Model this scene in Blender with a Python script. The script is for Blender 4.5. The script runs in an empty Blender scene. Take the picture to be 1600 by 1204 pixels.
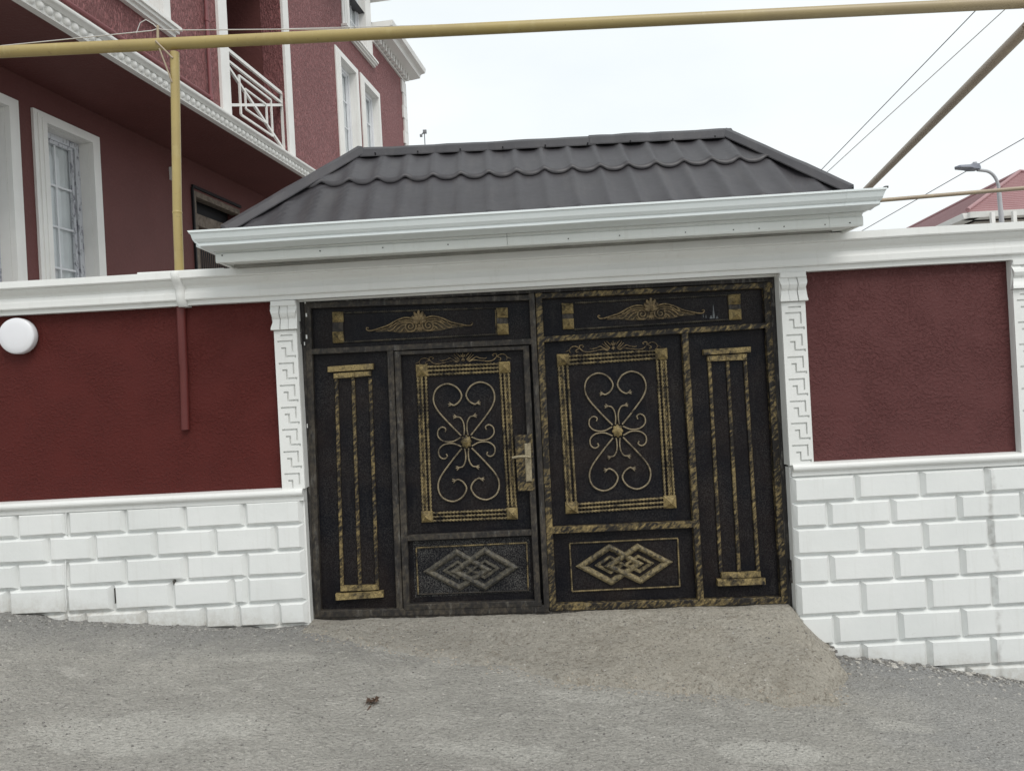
import bpy, bmesh, math, random
import numpy as np
from mathutils import Vector, Matrix, noise as mnoise

random.seed(7)
scene = bpy.context.scene
COL = scene.collection

# ------------------------------------------------------------------ camera
CAM_H = 1.50            # eye height above the gate's threshold
DIST = 5.04             # metres from the lens to the wall's face (y = 0)
FOC = 1200.0            # focal length in pixels of a 1600 px wide frame
ROLL = math.radians(3.05)
CR, SR = math.cos(ROLL), math.sin(ROLL)
cam_d = bpy.data.cameras.new("camera")
cam_d.sensor_width = 36.0
cam_d.lens = 36.0 * FOC / 1600.0
cam_d.clip_start = 0.05
cam_d.clip_end = 2000.0
cam = bpy.data.objects.new("camera", cam_d)
COL.objects.link(cam)
m = Matrix(((CR, SR, 0, 0), (0, 0, -1, -DIST), (-SR, CR, 0, CAM_H), (0, 0, 0, 1)))
cam.matrix_world = m
scene.camera = cam

# ------------------------------------------------------------------ light
SUN_EL, SUN_AZ = math.radians(52), math.radians(205)     # behind the camera, a little to the right
world = bpy.data.worlds.new("World")
scene.world = world
world.use_nodes = True
wn, wl = world.node_tree.nodes, world.node_tree.links
for n in list(wn):
    wn.remove(n)
w_out = wn.new("ShaderNodeOutputWorld")
w_bg = wn.new("ShaderNodeBackground")
w_sky = wn.new("ShaderNodeTexSky")
w_sky.sky_type = 'NISHITA'
w_sky.sun_disc = False
w_sky.sun_elevation = SUN_EL
w_sky.sun_rotation = math.pi + (SUN_AZ - math.pi)
w_sky.air_density = 1.0
w_sky.dust_density = 4.0
w_sky.ozone_density = 1.0
w_tc = wn.new("ShaderNodeTexCoord")
w_map = wn.new("ShaderNodeMapping")
w_map.inputs['Scale'].default_value = (1.0, 1.0, 2.6)
w_noise = wn.new("ShaderNodeTexNoise")
w_noise.inputs['Scale'].default_value = 1.6
w_noise.inputs['Detail'].default_value = 5.0
w_ramp = wn.new("ShaderNodeValToRGB")
w_ramp.color_ramp.elements[0].position = 0.3
w_ramp.color_ramp.elements[0].color = (8.3, 9.0, 9.3, 1)
w_ramp.color_ramp.elements[1].position = 0.7
w_ramp.color_ramp.elements[1].color = (9.9, 10.3, 10.4, 1)
w_mix = wn.new("ShaderNodeMixRGB")
w_mix.inputs['Fac'].default_value = 0.93                  # a closed cloud cover
wl.new(w_tc.outputs['Generated'], w_map.inputs['Vector'])
wl.new(w_map.outputs['Vector'], w_noise.inputs['Vector'])
wl.new(w_noise.outputs['Fac'], w_ramp.inputs['Fac'])
wl.new(w_sky.outputs['Color'], w_mix.inputs['Color1'])
wl.new(w_ramp.outputs['Color'], w_mix.inputs['Color2'])
wl.new(w_mix.outputs['Color'], w_bg.inputs['Color'])
w_bg.inputs['Strength'].default_value = 0.092
wl.new(w_bg.outputs['Background'], w_out.inputs['Surface'])

sun_d = bpy.data.lights.new("sun", 'SUN')
sun_d.energy = 1.5
sun_d.angle = math.radians(32)
sun_d.color = (1.0, 0.97, 0.93)
sun = bpy.data.objects.new("sun", sun_d)
COL.objects.link(sun)
sdir = Vector((0.28, -0.55, 0.79)).normalized()
sun.rotation_euler = sdir.to_track_quat('Z', 'Y').to_euler()
w_sky.sun_elevation = math.asin(sdir.z)
w_sky.sun_rotation = math.atan2(sdir.x, sdir.y)

scene.view_settings.view_transform = 'Standard'
scene.view_settings.look = 'None'
scene.view_settings.exposure = 0.22
scene.view_settings.gamma = 1.0
scene.view_settings.use_curve_mapping = False
scene.render.film_transparent = False

# ------------------------------------------------------------------ survey helpers
# The photograph was used as a survey: a sighting (px, py) meets a known plane of the
# street, which gives the true position of that point in metres.
def ray(px, py):
    u, v = px - 800.0, 602.0 - py
    return (u * CR + v * SR) / FOC, (-u * SR + v * CR) / FOC

def W(px, py, y=0.0):                 # on the plane at distance y behind the wall's face
    a, b = ray(px, py)
    d = DIST + y
    return Vector((a * d, y, b * d + CAM_H))

def W2(px, py, y=0.0):
    p = W(px, py, y)
    return (p.x, p.z)

# ------------------------------------------------------------------ materials
def new_mat(name):
    mt = bpy.data.materials.new(name)
    mt.use_nodes = True
    nt = mt.node_tree
    for n in list(nt.nodes):
        nt.nodes.remove(n)
    out = nt.nodes.new("ShaderNodeOutputMaterial")
    b = nt.nodes.new("ShaderNodeBsdfPrincipled")
    nt.links.new(b.outputs[0], out.inputs[0])
    return mt, nt, b

class NB:
    """small node builder on world position"""
    def __init__(s, nt):
        s.nt = nt
        s.geo = nt.nodes.new("ShaderNodeNewGeometry")
    def pos(s, scale=(1, 1, 1), rot=(0, 0, 0)):
        mp = s.nt.nodes.new("ShaderNodeMapping")
        mp.vector_type = 'TEXTURE'
        mp.inputs['Scale'].default_value = tuple(1.0 / q for q in scale)
        mp.inputs['Rotation'].default_value = rot
        s.nt.links.new(s.geo.outputs['Position'], mp.inputs['Vector'])
        return mp.outputs['Vector']
    def noise(s, scale, detail=4, rough=0.55, vec=None, dist=0.0):
        n = s.nt.nodes.new("ShaderNodeTexNoise")
        n.inputs['Scale'].default_value = scale
        n.inputs['Detail'].default_value = detail
        n.inputs['Roughness'].default_value = rough
        n.inputs['Distortion'].default_value = dist
        s.nt.links.new(vec if vec is not None else s.geo.outputs['Position'], n.inputs['Vector'])
        return n.outputs['Fac']
    def vor(s, scale, vec=None, out='Distance'):
        n = s.nt.nodes.new("ShaderNodeTexVoronoi")
        n.inputs['Scale'].default_value = scale
        s.nt.links.new(vec if vec is not None else s.geo.outputs['Position'], n.inputs['Vector'])
        return n.outputs[out]
    def ramp(s, fac, a, b, lo=0.0, hi=1.0):
        r = s.nt.nodes.new("ShaderNodeMapRange")
        r.inputs['From Min'].default_value = a
        r.inputs['From Max'].default_value = b
        r.inputs['To Min'].default_value = lo
        r.inputs['To Max'].default_value = hi
        s.nt.links.new(fac, r.inputs['Value'])
        return r.outputs['Result']
    def math(s, op, a, b=None):
        n = s.nt.nodes.new("ShaderNodeMath")
        n.operation = op
        for i, v in enumerate((a, b)):
            if v is None:
                continue
            if isinstance(v, (int, float)):
                n.inputs[i].default_value = v
            else:
                s.nt.links.new(v, n.inputs[i])
        return n.outputs[0]
    def mix(s, fac, c1, c2):
        n = s.nt.nodes.new("ShaderNodeMixRGB")
        for k, v in (('Fac', fac), ('Color1', c1), ('Color2', c2)):
            if isinstance(v, (int, float)):
                n.inputs[k].default_value = v
            elif isinstance(v, tuple):
                n.inputs[k].default_value = (*v, 1) if len(v) == 3 else v
            else:
                s.nt.links.new(v, n.inputs[k])
        return n.outputs['Color']
    def bump(s, b, h, strength, dist):
        n = s.nt.nodes.new("ShaderNodeBump")
        n.inputs['Strength'].default_value = strength
        n.inputs['Distance'].default_value = dist
        s.nt.links.new(h, n.inputs['Height'])
        s.nt.links.new(n.outputs['Normal'], b.inputs['Normal'])
    def sep(s):
        n = s.nt.nodes.new("ShaderNodeSeparateXYZ")
        s.nt.links.new(s.geo.outputs['Position'], n.inputs[0])
        return n.outputs

def setc(nt, b, sock, v):
    if isinstance(v, (int, float)):
        b.inputs[sock].default_value = v
    elif isinstance(v, tuple):
        b.inputs[sock].default_value = (*v, 1)
    else:
        nt.links.new(v, b.inputs[sock])

def m_paint(name, c, c2=None, rough=0.55, spec=0.4, nscale=3.0, bump=0.15, bscale=60, bdist=0.004, stain=None, streak=0.0):
    mt, nt, b = new_mat(name)
    k = NB(nt)
    c2 = c2 or tuple(x * 0.86 for x in c)
    f = k.ramp(k.noise(nscale, 6, 0.6), 0.35, 0.72)
    col = k.mix(f, c, c2)
    if streak:
        s = k.ramp(k.noise(1.0, 5, 0.6, k.pos((26, 26, 1.6))), 0.56, 0.75, 0, streak)
        col = k.mix(s, col, tuple(x * 0.72 for x in (c[0], c[1] * 0.97, c[2] * 0.92)))
    if stain is not None:
        col = stain(k, col)
    setc(nt, b, 'Base Color', col)
    b.inputs['Roughness'].default_value = rough
    b.inputs['Specular IOR Level'].default_value = spec
    h = k.math('ADD', k.noise(bscale, 5, 0.6), k.noise(bscale * 0.2, 2))
    k.bump(b, h, bump, bdist)
    return mt

def wall_stain(k, col):
    # the grey cement joint that runs down the right-hand wall, and the soiling at the ground
    x, y, z = k.sep()
    wob = k.math('MULTIPLY', k.math('SUBTRACT', k.noise(7.0, 3), 0.5), 0.10)
    lean = k.math('ADD', k.math('SUBTRACT', x, SEAM_X), wob)
    band = k.ramp(k.math('ABSOLUTE', lean), 0.004, 0.026, 1, 0)
    patch = k.ramp(k.noise(9.0, 4), 0.42, 0.62)
    col = k.mix(k.math('MULTIPLY', k.math('MULTIPLY', band, patch), 0.6), col, (0.33, 0.318, 0.295))
    spots_ = k.ramp(k.noise(23.0, 5, 0.7), 0.66, 0.74, 0, 0.35)
    col = k.mix(spots_, col, (0.5, 0.49, 0.46))
    # mud thrown up from the road on the lowest course
    up = k.math('ADD', z, k.math('MULTIPLY', k.math('ADD', x, 1.45), 0.115))
    band = k.ramp(k.math('ADD', up, k.math('MULTIPLY', k.noise(8.0, 6, 0.75), 0.22)), 0.06, 0.22, 0.75, 0)
    return k.mix(k.math('MULTIPLY', band, k.ramp(k.noise(30, 4, 0.7), 0.35, 0.6, 0.3, 1)), col, (0.42, 0.395, 0.345))

SEAM_X = W(1545, 850).x
M = {}
M['white'] = m_paint('white_wall_paint', (0.745, 0.755, 0.74), (0.685, 0.70, 0.685), 0.5, 0.35, 2.2, 0.18, 40, 0.005, wall_stain, 0.22)
M['white_trim'] = m_paint('white_trim_paint', (0.75, 0.755, 0.735), (0.69, 0.695, 0.672), 0.45, 0.4, 1.6, 0.12, 40, 0.003, None, 0.25)
M['white_house'] = m_paint('white_house_trim', (0.80, 0.79, 0.76), (0.72, 0.71, 0.68), 0.5, 0.35, 2.0, 0.15, 40, 0.004, None, 0.2)
M['siding'] = m_paint('white_pvc_siding', (0.74, 0.76, 0.735), (0.66, 0.68, 0.65), 0.35, 0.45, 1.5, 0.05, 30, 0.002, None, 0.28)
M['gutter'] = m_paint('painted_gutter_metal', (0.74, 0.785, 0.785), (0.69, 0.735, 0.735), 0.28, 0.5, 1.2, 0.05, 5, 0.004, None, 0.12)

def m_stucco(name, c, c2, vec=(1, 1, 1), bscale=42, bump=0.6, bdist=0.012, rough=0.5, spec=0.35, nscale=1.4, worm=False):
    mt, nt, b = new_mat(name)
    k = NB(nt)
    f = k.ramp(k.noise(nscale, 6, 0.65), 0.32, 0.7)
    col = k.mix(f, c, c2)
    p = k.pos(vec)
    n1 = k.noise(bscale, 5, 0.6, p, 0.3)
    if worm:
        h = k.ramp(n1, 0.42, 0.60)
    else:
        patch = k.ramp(k.noise(3.5, 3), 0.35, 0.6, 0.25, 1.0)
        h = k.math('ADD', k.math('MULTIPLY', k.ramp(n1, 0.45, 0.68), patch), k.math('MULTIPLY', k.noise(bscale * 3, 3), 0.35))
    wear = k.math('MULTIPLY', k.ramp(n1, 0.5, 0.72), 0.16 if worm else 0.05)
    col = k.mix(wear, col, tuple(min(1, x * 1.9 + 0.02) for x in c))
    setc(nt, b, 'Base Color', col)
    b.inputs['Roughness'].default_value = rough
    b.inputs['Specular IOR Level'].default_value = spec
    k.bump(b, h, bump, bdist)
    return mt

M['maroon'] = m_stucco('maroon_plaster', (0.092, 0.0168, 0.0138), (0.079, 0.0150, 0.0128), (1, 1, 1), 60, 0.7, 0.009, 0.55, 0.16)
M['maroon_pale'] = m_stucco('pale_maroon_plaster', (0.110, 0.038, 0.037), (0.098, 0.032, 0.031), (1, 1, 1), 48, 0.75, 0.011, 0.5, 0.2)  # paler, greyer maroon for the fields right of the gate
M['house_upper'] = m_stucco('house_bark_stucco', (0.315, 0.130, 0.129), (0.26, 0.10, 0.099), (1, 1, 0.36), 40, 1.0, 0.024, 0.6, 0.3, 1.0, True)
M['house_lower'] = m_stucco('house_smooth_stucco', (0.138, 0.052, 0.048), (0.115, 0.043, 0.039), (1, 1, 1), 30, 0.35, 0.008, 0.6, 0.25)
M['house_pipe'] = m_paint('maroon_pipe_paint', (0.22, 0.075, 0.08), (0.18, 0.06, 0.062), 0.45, 0.4)
M['red_pipe'] = m_paint('maroon_wall_pipe_paint', (0.125, 0.026, 0.023), (0.10, 0.02, 0.018), 0.42, 0.4)

def m_yellow(name, c, c2, chips=0.75, glare_tint=None):
    mt, nt, b = new_mat(name)
    k = NB(nt)
    col = k.mix(k.ramp(k.noise(2.0, 5, 0.6), 0.35, 0.7), c, c2)
    chip = k.ramp(k.noise(38, 5, 0.7), 0.63, 0.70, 0, chips)
    if glare_tint:
        col = k.mix(k.ramp(k.sep()[0], 0.0, 3.2, 0, 0.8), col, glare_tint)  # glare painted into the colour: the pipe greys towards its right end
    col = k.mix(chip, col, (0.16, 0.10, 0.055))
    pale = k.ramp(k.noise(14, 4, 0.6, k.pos((1, 1, 0.4))), 0.58, 0.72, 0, 0.3)
    col = k.mix(pale, col, (0.50, 0.43, 0.22))
    setc(nt, b, 'Base Color', col)
    b.inputs['Roughness'].default_value = 0.42
    k.bump(b, k.noise(60, 3), 0.06, 0.002)
    return mt
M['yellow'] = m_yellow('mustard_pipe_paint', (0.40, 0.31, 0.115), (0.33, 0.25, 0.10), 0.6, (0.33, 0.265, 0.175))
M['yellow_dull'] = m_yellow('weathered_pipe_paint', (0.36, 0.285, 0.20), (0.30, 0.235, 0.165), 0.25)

def m_black(name, dust=0.0, brown=0.4):
    mt, nt, b = new_mat(name)
    k = NB(nt)
    col = k.mix(k.ramp(k.noise(2.6, 4), 0.38, 0.66, 0, brown), (0.0045, 0.0048, 0.0075), (0.022, 0.0135, 0.0095))
    fleck = k.ramp(k.noise(170, 3, 0.7), 0.64, 0.76, 0, 0.22)
    col = k.mix(fleck, col, (0.07, 0.056, 0.038))
    wipe = k.ramp(k.noise(1.0, 4, 0.6, k.pos((30, 30, 3))), 0.60, 0.80, 0, 0.25)
    col = k.mix(wipe, col, (0.05, 0.046, 0.042))
    if dust:
        d = k.math('MULTIPLY', k.ramp(k.noise(120, 4, 0.75), 0.46, 0.62), k.ramp(k.noise(5, 4), 0.35, 0.6, 0.35, 1))
        col = k.mix(k.math('MULTIPLY', d, dust), col, (0.22, 0.215, 0.20))
    setc(nt, b, 'Base Color', col)
    b.inputs['Roughness'].default_value = 0.34
    b.inputs['Specular IOR Level'].default_value = 0.10
    k.bump(b, k.math('ADD', k.noise(170, 3, 0.6), k.noise(9, 2)), 0.18, 0.003)
    return mt
M['gate_black'] = m_black('gate_black_paint', 0.12)
M['gate_dusty'] = m_black('gate_dusty_black_paint', 0.55, 0.2)

def m_patina(name, gold, amount, brush=(9, 9, 9), rot=0.0, dark=(0.017, 0.015, 0.014), grey=0.15):
    """dark paint rubbed over with a dry gold brush: amount is how much of it took"""
    mt, nt, b = new_mat(name)
    k = NB(nt)
    n = k.noise(1.0, 5, 0.65, k.pos(brush, (0, rot, 0)), 0.4)
    broad = k.noise(4.5, 3, 0.5)
    f = k.math('ADD', k.math('MULTIPLY', n, 0.55), k.math('ADD', k.math('MULTIPLY', broad, 0.3), k.math('MULTIPLY', k.noise(38, 4, 0.7), 0.15)))
    f = k.ramp(f, 0.60 - 0.22 * amount, 0.76 - 0.22 * amount)
    fine = k.ramp(k.noise(130, 3, 0.7), 0.30, 0.62, 0.35, 1.0)
    f = k.math('MULTIPLY', f, fine)
    g = k.mix(k.noise(30, 3), gold, tuple(x * 0.65 for x in gold))
    col = k.mix(f, dark, g)
    gr = k.ramp(k.noise(1.0, 5, 0.7, k.pos((30, 30, 7))), 0.56, 0.72, 0, grey)
    col = k.mix(gr, col, (0.24, 0.23, 0.21))
    setc(nt, b, 'Base Color', col)
    b.inputs['Roughness'].default_value = 0.5
    b.inputs['Specular IOR Level'].default_value = 0.2
    k.bump(b, k.noise(110, 4, 0.65), 0.25, 0.003)
    return mt
GOLD = (0.43, 0.32, 0.138)
M['pat_gold'] = m_patina('gold_brushed_frame_paint', GOLD, 0.60, (60, 40, 22), 0.85)
M['pat_stud'] = m_patina('gold_stud_paint', (0.43, 0.325, 0.145), 1.0, (24, 24, 24))
M['pat_dark'] = m_patina('worn_bronze_frame_paint', (0.105, 0.088, 0.066), 0.66, (40, 40, 26), 0.25, (0.024, 0.022, 0.021), 0.35)
M['pat_rope'] = m_patina('gold_rubbed_iron', (0.37, 0.285, 0.14), 0.92, (22, 22, 22))
M['pat_rope_dark'] = m_patina('dark_rubbed_iron', (0.14, 0.12, 0.085), 0.75, (22, 22, 22), 0.0, (0.02, 0.019, 0.019))
M['pat_scroll'] = m_patina('rubbed_bronze_iron', (0.38, 0.31, 0.20), 1.1, (22, 22, 22), 0.0, (0.04, 0.033, 0.026))
M['pat_crest'] = m_patina('cast_bronze_ornament', (0.34, 0.25, 0.13), 0.95, (40, 40, 40), 0.0, (0.035, 0.027, 0.02))
M['plate_dark'] = m_patina('dark_casting_ground', (0.13, 0.097, 0.055), 0.9, (40, 40, 40), 0.0, (0.02, 0.017, 0.014))
M['pat_diamond'] = m_patina('rubbed_gold_moulding', (0.32, 0.255, 0.135), 0.78, (45, 45, 45), 0.3, (0.028, 0.025, 0.021))
M['pat_dusty'] = m_patina('dusty_dull_moulding', (0.17, 0.15, 0.11), 0.85, (45, 45, 45), 0.3, (0.03, 0.029, 0.027), 0.35)
M['brass'] = m_patina('worn_brass', (0.42, 0.36, 0.24), 1.2, (20, 20, 20), 0.0, (0.10, 0.08, 0.05))
M['frame_outer'] = m_patina('peeling_outer_frame_paint', (0.15, 0.135, 0.115), 0.5, (70, 40, 7), 0.0, (0.024, 0.022, 0.022), 0.6)

def m_roof():
    mt, nt, b = new_mat('dark_roof_metal')
    k = NB(nt)
    col = k.mix(k.ramp(k.noise(1.8, 5, 0.6), 0.35, 0.7), (0.048, 0.0452, 0.050), (0.038, 0.0355, 0.039))
    dust = k.ramp(k.noise(1.0, 5, 0.65, k.pos((14, 3, 3))), 0.5, 0.75, 0, 0.35)
    col = k.mix(dust, col, (0.085, 0.078, 0.076))
    scr = k.ramp(k.noise(1.0, 3, 0.7, k.pos((60, 8, 8), (0, 0.5, 0))), 0.70, 0.74, 0, 0.3)
    col = k.mix(scr, col, (0.16, 0.155, 0.15))
    setc(nt, b, 'Base Color', col)
    b.inputs['Roughness'].default_value = 0.42
    b.inputs['Specular IOR Level'].default_value = 0.4
    k.bump(b, k.noise(4.5, 3), 0.25, 0.02)
    return mt
M['roof'] = m_roof()
M['roof_far'] = m_paint('far_maroon_roof', (0.36, 0.20, 0.205), (0.32, 0.175, 0.18), 0.5, 0.4, 1.0, 0.3, 3, 0.05)  # distance haze mixed into the maroon, so paler and greyer
M['far_wall'] = m_paint('far_house_render', (0.62, 0.58, 0.52), (0.52, 0.48, 0.43), 0.6, 0.3, 1.0)
M['lamp_grey'] = m_paint('street_lamp_paint', (0.45, 0.45, 0.46), (0.38, 0.38, 0.40), 0.45, 0.4)
M['lamp_head'] = m_paint('street_lamp_head', (0.20, 0.21, 0.25), (0.16, 0.17, 0.2), 0.4, 0.4)
M['diffuser'] = m_paint('opal_lamp_cover', (0.74, 0.74, 0.765), (0.72, 0.72, 0.745), 0.25, 0.5, 2, 0.0)
M['wire'] = m_paint('dark_cable', (0.24, 0.24, 0.245), (0.2, 0.2, 0.2), 0.5, 0.3)
M['wire_pale'] = m_paint('pale_cable', (0.62, 0.60, 0.58), (0.5, 0.48, 0.46), 0.5, 0.3)
M['wood'] = m_paint('grey_weathered_wood', (0.23, 0.19, 0.155), (0.10, 0.08, 0.065), 0.7, 0.2, 14, 0.5, 40, 0.01)
M['smear'] = m_paint('dried_grey_paint', (0.17, 0.18, 0.185), (0.06, 0.065, 0.07), 0.6, 0.2, 60)
M['underside_strip'] = m_paint('grey_underside_strip', (0.30, 0.30, 0.275), (0.20, 0.20, 0.185), 0.7, 0.2, 8)
M['dark_joint'] = m_paint('open_mortar_joint', (0.10, 0.095, 0.085), None, 0.9, 0.1)
M['dark'] = m_paint('dark_interior', (0.012, 0.012, 0.014), None, 0.6, 0.3)
M['mesh'] = m_paint('rusty_wire_mesh', (0.24, 0.17, 0.14), (0.15, 0.10, 0.08), 0.6, 0.3)
M['pvc'] = m_paint('white_window_pvc', (0.74, 0.75, 0.77), (0.70, 0.71, 0.73), 0.35, 0.45)
def film(k, col):
    f = k.ramp(k.noise(24, 4, 0.7, k.pos((1, 1, 0.45))), 0.53, 0.6, 0, 0.8)
    return k.mix(f, col, (0.14, 0.14, 0.17))
M['pvc_film'] = m_paint('window_pvc_with_film', (0.58, 0.59, 0.62), (0.53, 0.54, 0.57), 0.35, 0.45, 2, 0.05, 20, 0.002, film)
M['curtain'] = m_paint('pale_curtain', (0.74, 0.75, 0.75), (0.66, 0.67, 0.67), 0.8, 0.2)
M['antenna'] = m_paint('antenna_metal', (0.2, 0.2, 0.21), None, 0.5, 0.4)
M['leaf_dry'] = m_paint('dry_brown_leaf', (0.13, 0.085, 0.06), (0.06, 0.04, 0.03), 0.8, 0.2, 60)
M['pebble'] = m_paint('pale_stone_chips', (0.50, 0.48, 0.44), (0.34, 0.32, 0.29), 0.8, 0.2, 30)
M['pebble_dark'] = m_paint('grey_grit', (0.14, 0.135, 0.125), (0.22, 0.21, 0.195), 0.85, 0.2, 30)

def m_glass():
    mt = bpy.data.materials.new('window_glass')
    mt.use_nodes = True
    nt = mt.node_tree
    for n in list(nt.nodes):
        nt.nodes.remove(n)
    out = nt.nodes.new("ShaderNodeOutputMaterial")
    tr = nt.nodes.new("ShaderNodeBsdfTransparent")
    tr.inputs[0].default_value = (0.93, 0.95, 0.955, 1)
    gl = nt.nodes.new("ShaderNodeBsdfGlossy")
    gl.inputs['Roughness'].default_value = 0.03
    lw = nt.nodes.new("ShaderNodeLayerWeight")
    lw.inputs['Blend'].default_value = 0.5
    pw = nt.nodes.new("ShaderNodeMath"); pw.operation = 'POWER'; pw.inputs[1].default_value = 3.0
    nt.links.new(lw.outputs['Facing'], pw.inputs[0])
    fr = nt.nodes.new("ShaderNodeMapRange")
    fr.inputs['To Min'].default_value = 0.05
    fr.inputs['To Max'].default_value = 0.7
    nt.links.new(pw.outputs[0], fr.inputs['Value'])
    mx = nt.nodes.new("ShaderNodeMixShader")
    nt.links.new(fr.outputs[0], mx.inputs[0])
    nt.links.new(tr.outputs[0], mx.inputs[1])
    nt.links.new(gl.outputs[0], mx.inputs[2])
    nt.links.new(mx.outputs[0], out.inputs[0])
    return mt
M['glass'] = m_glass()

def spots(k, col, places, c):
    """pale worn places, each with a ragged outline"""
    x, y, z = k.sep()
    n = k.math('MULTIPLY', k.math('SUBTRACT', k.noise(5.0, 6, 0.7), 0.5), 1.5)
    for cx, cy, rx, ry, amt in places:
        dx = k.math('DIVIDE', k.math('SUBTRACT', x, cx), rx)
        dy = k.math('DIVIDE', k.math('SUBTRACT', y, cy), ry)
        d = k.math('SQRT', k.math('ADD', k.math('MULTIPLY', dx, dx), k.math('MULTIPLY', dy, dy)))
        col = k.mix(k.ramp(k.math('ADD', d, n), 0.75, 1.05, amt, 0), col, c)
    return col

ROAD_SPOTS = [(1.12, -1.50, 0.26, 0.13, 0.75), (-1.75, -1.55, 0.55, 0.22, 0.7), (-0.15, -1.62, 0.32, 0.10, 0.5), (-0.75, -0.42, 0.22, 0.07, 0.45), (-1.45, -0.62, 0.30, 0.09, 0.4), (0.35, -0.95, 0.35, 0.08, 0.35), (1.9, -1.1, .22, .08, .5)]

def m_road():
    mt, nt, b = new_mat('dusty_road_surface')
    k = NB(nt)
    f = k.ramp(k.noise(1.1, 7, 0.66, None, 0.4), 0.36, 0.64)
    col = k.mix(f, (0.43, 0.412, 0.375), (0.545, 0.522, 0.474))
    # pale scabs where the dust has caked
    f2 = k.ramp(k.noise(3.6, 7, 0.72, k.pos((1, 1.8, 1)), 0.8), 0.55, 0.66, 0, 0.5)
    col = k.mix(f2, col, (0.68, 0.655, 0.60))
    f3 = k.ramp(k.noise(6.5, 6, 0.7, None, 0.5), 0.56, 0.68, 0, 0.45)
    col = k.mix(f3, col, (0.40, 0.385, 0.35))
    # darker strip at the foot of the wall and down the right side
    x, y, z = k.sep()
    near = k.ramp(k.math('ADD', y, k.math('MULTIPLY', k.noise(2.2, 5, 0.65), 0.9)), -0.25, 0.30)
    col = k.mix(k.math('MULTIPLY', near, 0.75), col, (0.265, 0.262, 0.258))
    rgt = k.ramp(k.math('ADD', x, k.math('MULTIPLY', k.noise(2.7, 5, 0.6), 1.4)), 2.3, 2.9, 0, 0.5)
    col = k.mix(rgt, col, (0.37, 0.37, 0.372))
    col = spots(k, col, ROAD_SPOTS, (0.65, 0.63, 0.575))
    # aggregate: dark pits, mid grit, light chips
    pit = k.ramp(k.noise(42, 5, 0.75), 0.33, 0.49, 0.65, 0)
    col = k.mix(pit, col, (0.19, 0.183, 0.17))
    grit = k.ramp(k.noise(95, 4, 0.75), 0.32, 0.52, 0.5, 0)
    col = k.mix(grit, col, (0.22, 0.21, 0.19))
    lt = k.ramp(k.noise(46, 5, 0.78), 0.57, 0.68, 0, 0.65)
    col = k.mix(lt, col, (0.85, 0.82, 0.75))
    setc(nt, b, 'Base Color', col)
    b.inputs['Roughness'].default_value = 0.92
    b.inputs['Specular IOR Level'].default_value = 0.15
    h = k.math('ADD', k.math('MULTIPLY', k.vor(60), 0.7), k.math('ADD', k.noise(70, 5, 0.75), k.math('MULTIPLY', k.noise(22, 7, 0.75), 1.4)))
    k.bump(b, h, 1.0, 0.018)
    return mt
M['road'] = m_road()

def m_apron():
    mt, nt, b = new_mat('rough_concrete_apron')
    k = NB(nt)
    col = k.mix(k.ramp(k.noise(2.2, 7, 0.68, None, 0.5), 0.34, 0.66), (0.46, 0.42, 0.355), (0.59, 0.55, 0.475))
    g = k.ramp(k.noise(3.1, 6, 0.65), 0.50, 0.66, 0, 0.6)
    col = k.mix(g, col, (0.54, 0.51, 0.45))
    lf = k.ramp(k.math('ADD', k.sep()[0], k.math('MULTIPLY', k.noise(3.0, 5, 0.6), 1.2)), 0.1, 1.3, 0.6, 0)
    col = k.mix(lf, col, (0.46, 0.44, 0.40))
    st = k.ramp(k.noise(7.5, 6, 0.7, None, 0.6), 0.56, 0.68, 0, 0.5)
    col = k.mix(st, col, (0.31, 0.27, 0.215))
    dk = k.ramp(k.noise(46, 5, 0.75), 0.35, 0.49, 0.75, 0)
    col = k.mix(dk, col, (0.20, 0.172, 0.137))
    d2 = k.ramp(k.noise(105, 4, 0.75), 0.32, 0.52, 0.5, 0)
    col = k.mix(d2, col, (0.24, 0.21, 0.165))
    lt = k.ramp(k.noise(44, 5, 0.78), 0.57, 0.67, 0, 0.65)
    col = k.mix(lt, col, (0.82, 0.77, 0.67))
    setc(nt, b, 'Base Color', col)
    b.inputs['Roughness'].default_value = 0.93
    b.inputs['Specular IOR Level'].default_value = 0.15
    h = k.math('ADD', k.noise(75, 5, 0.75), k.math('MULTIPLY', k.noise(20, 6, 0.72), 1.9))
    k.bump(b, h, 1.0, 0.024)
    return mt
M['apron'] = m_apron()

# ------------------------------------------------------------------ object helpers
ABS = {}
def kid_base(parent):
    p = parent
    base = Vector((0, 0, 0))
    while p is not None:
        base += ABS.get(p.name, Vector((0, 0, 0)))
        p = p.parent
    return base

def tag(o, label=None, cat=None, group=None, kind=None):
    if label: o['label'] = label
    if cat: o['category'] = cat
    if group: o['group'] = group
    if kind: o['kind'] = kind
    return o

def thing(name, loc, label, cat, group=None):
    o = bpy.data.objects.new(name, None)
    o.empty_display_size = 0.2
    COL.objects.link(o)
    o.location = loc
    ABS[o.name] = Vector(loc)
    return tag(o, label, cat, group)

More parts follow.
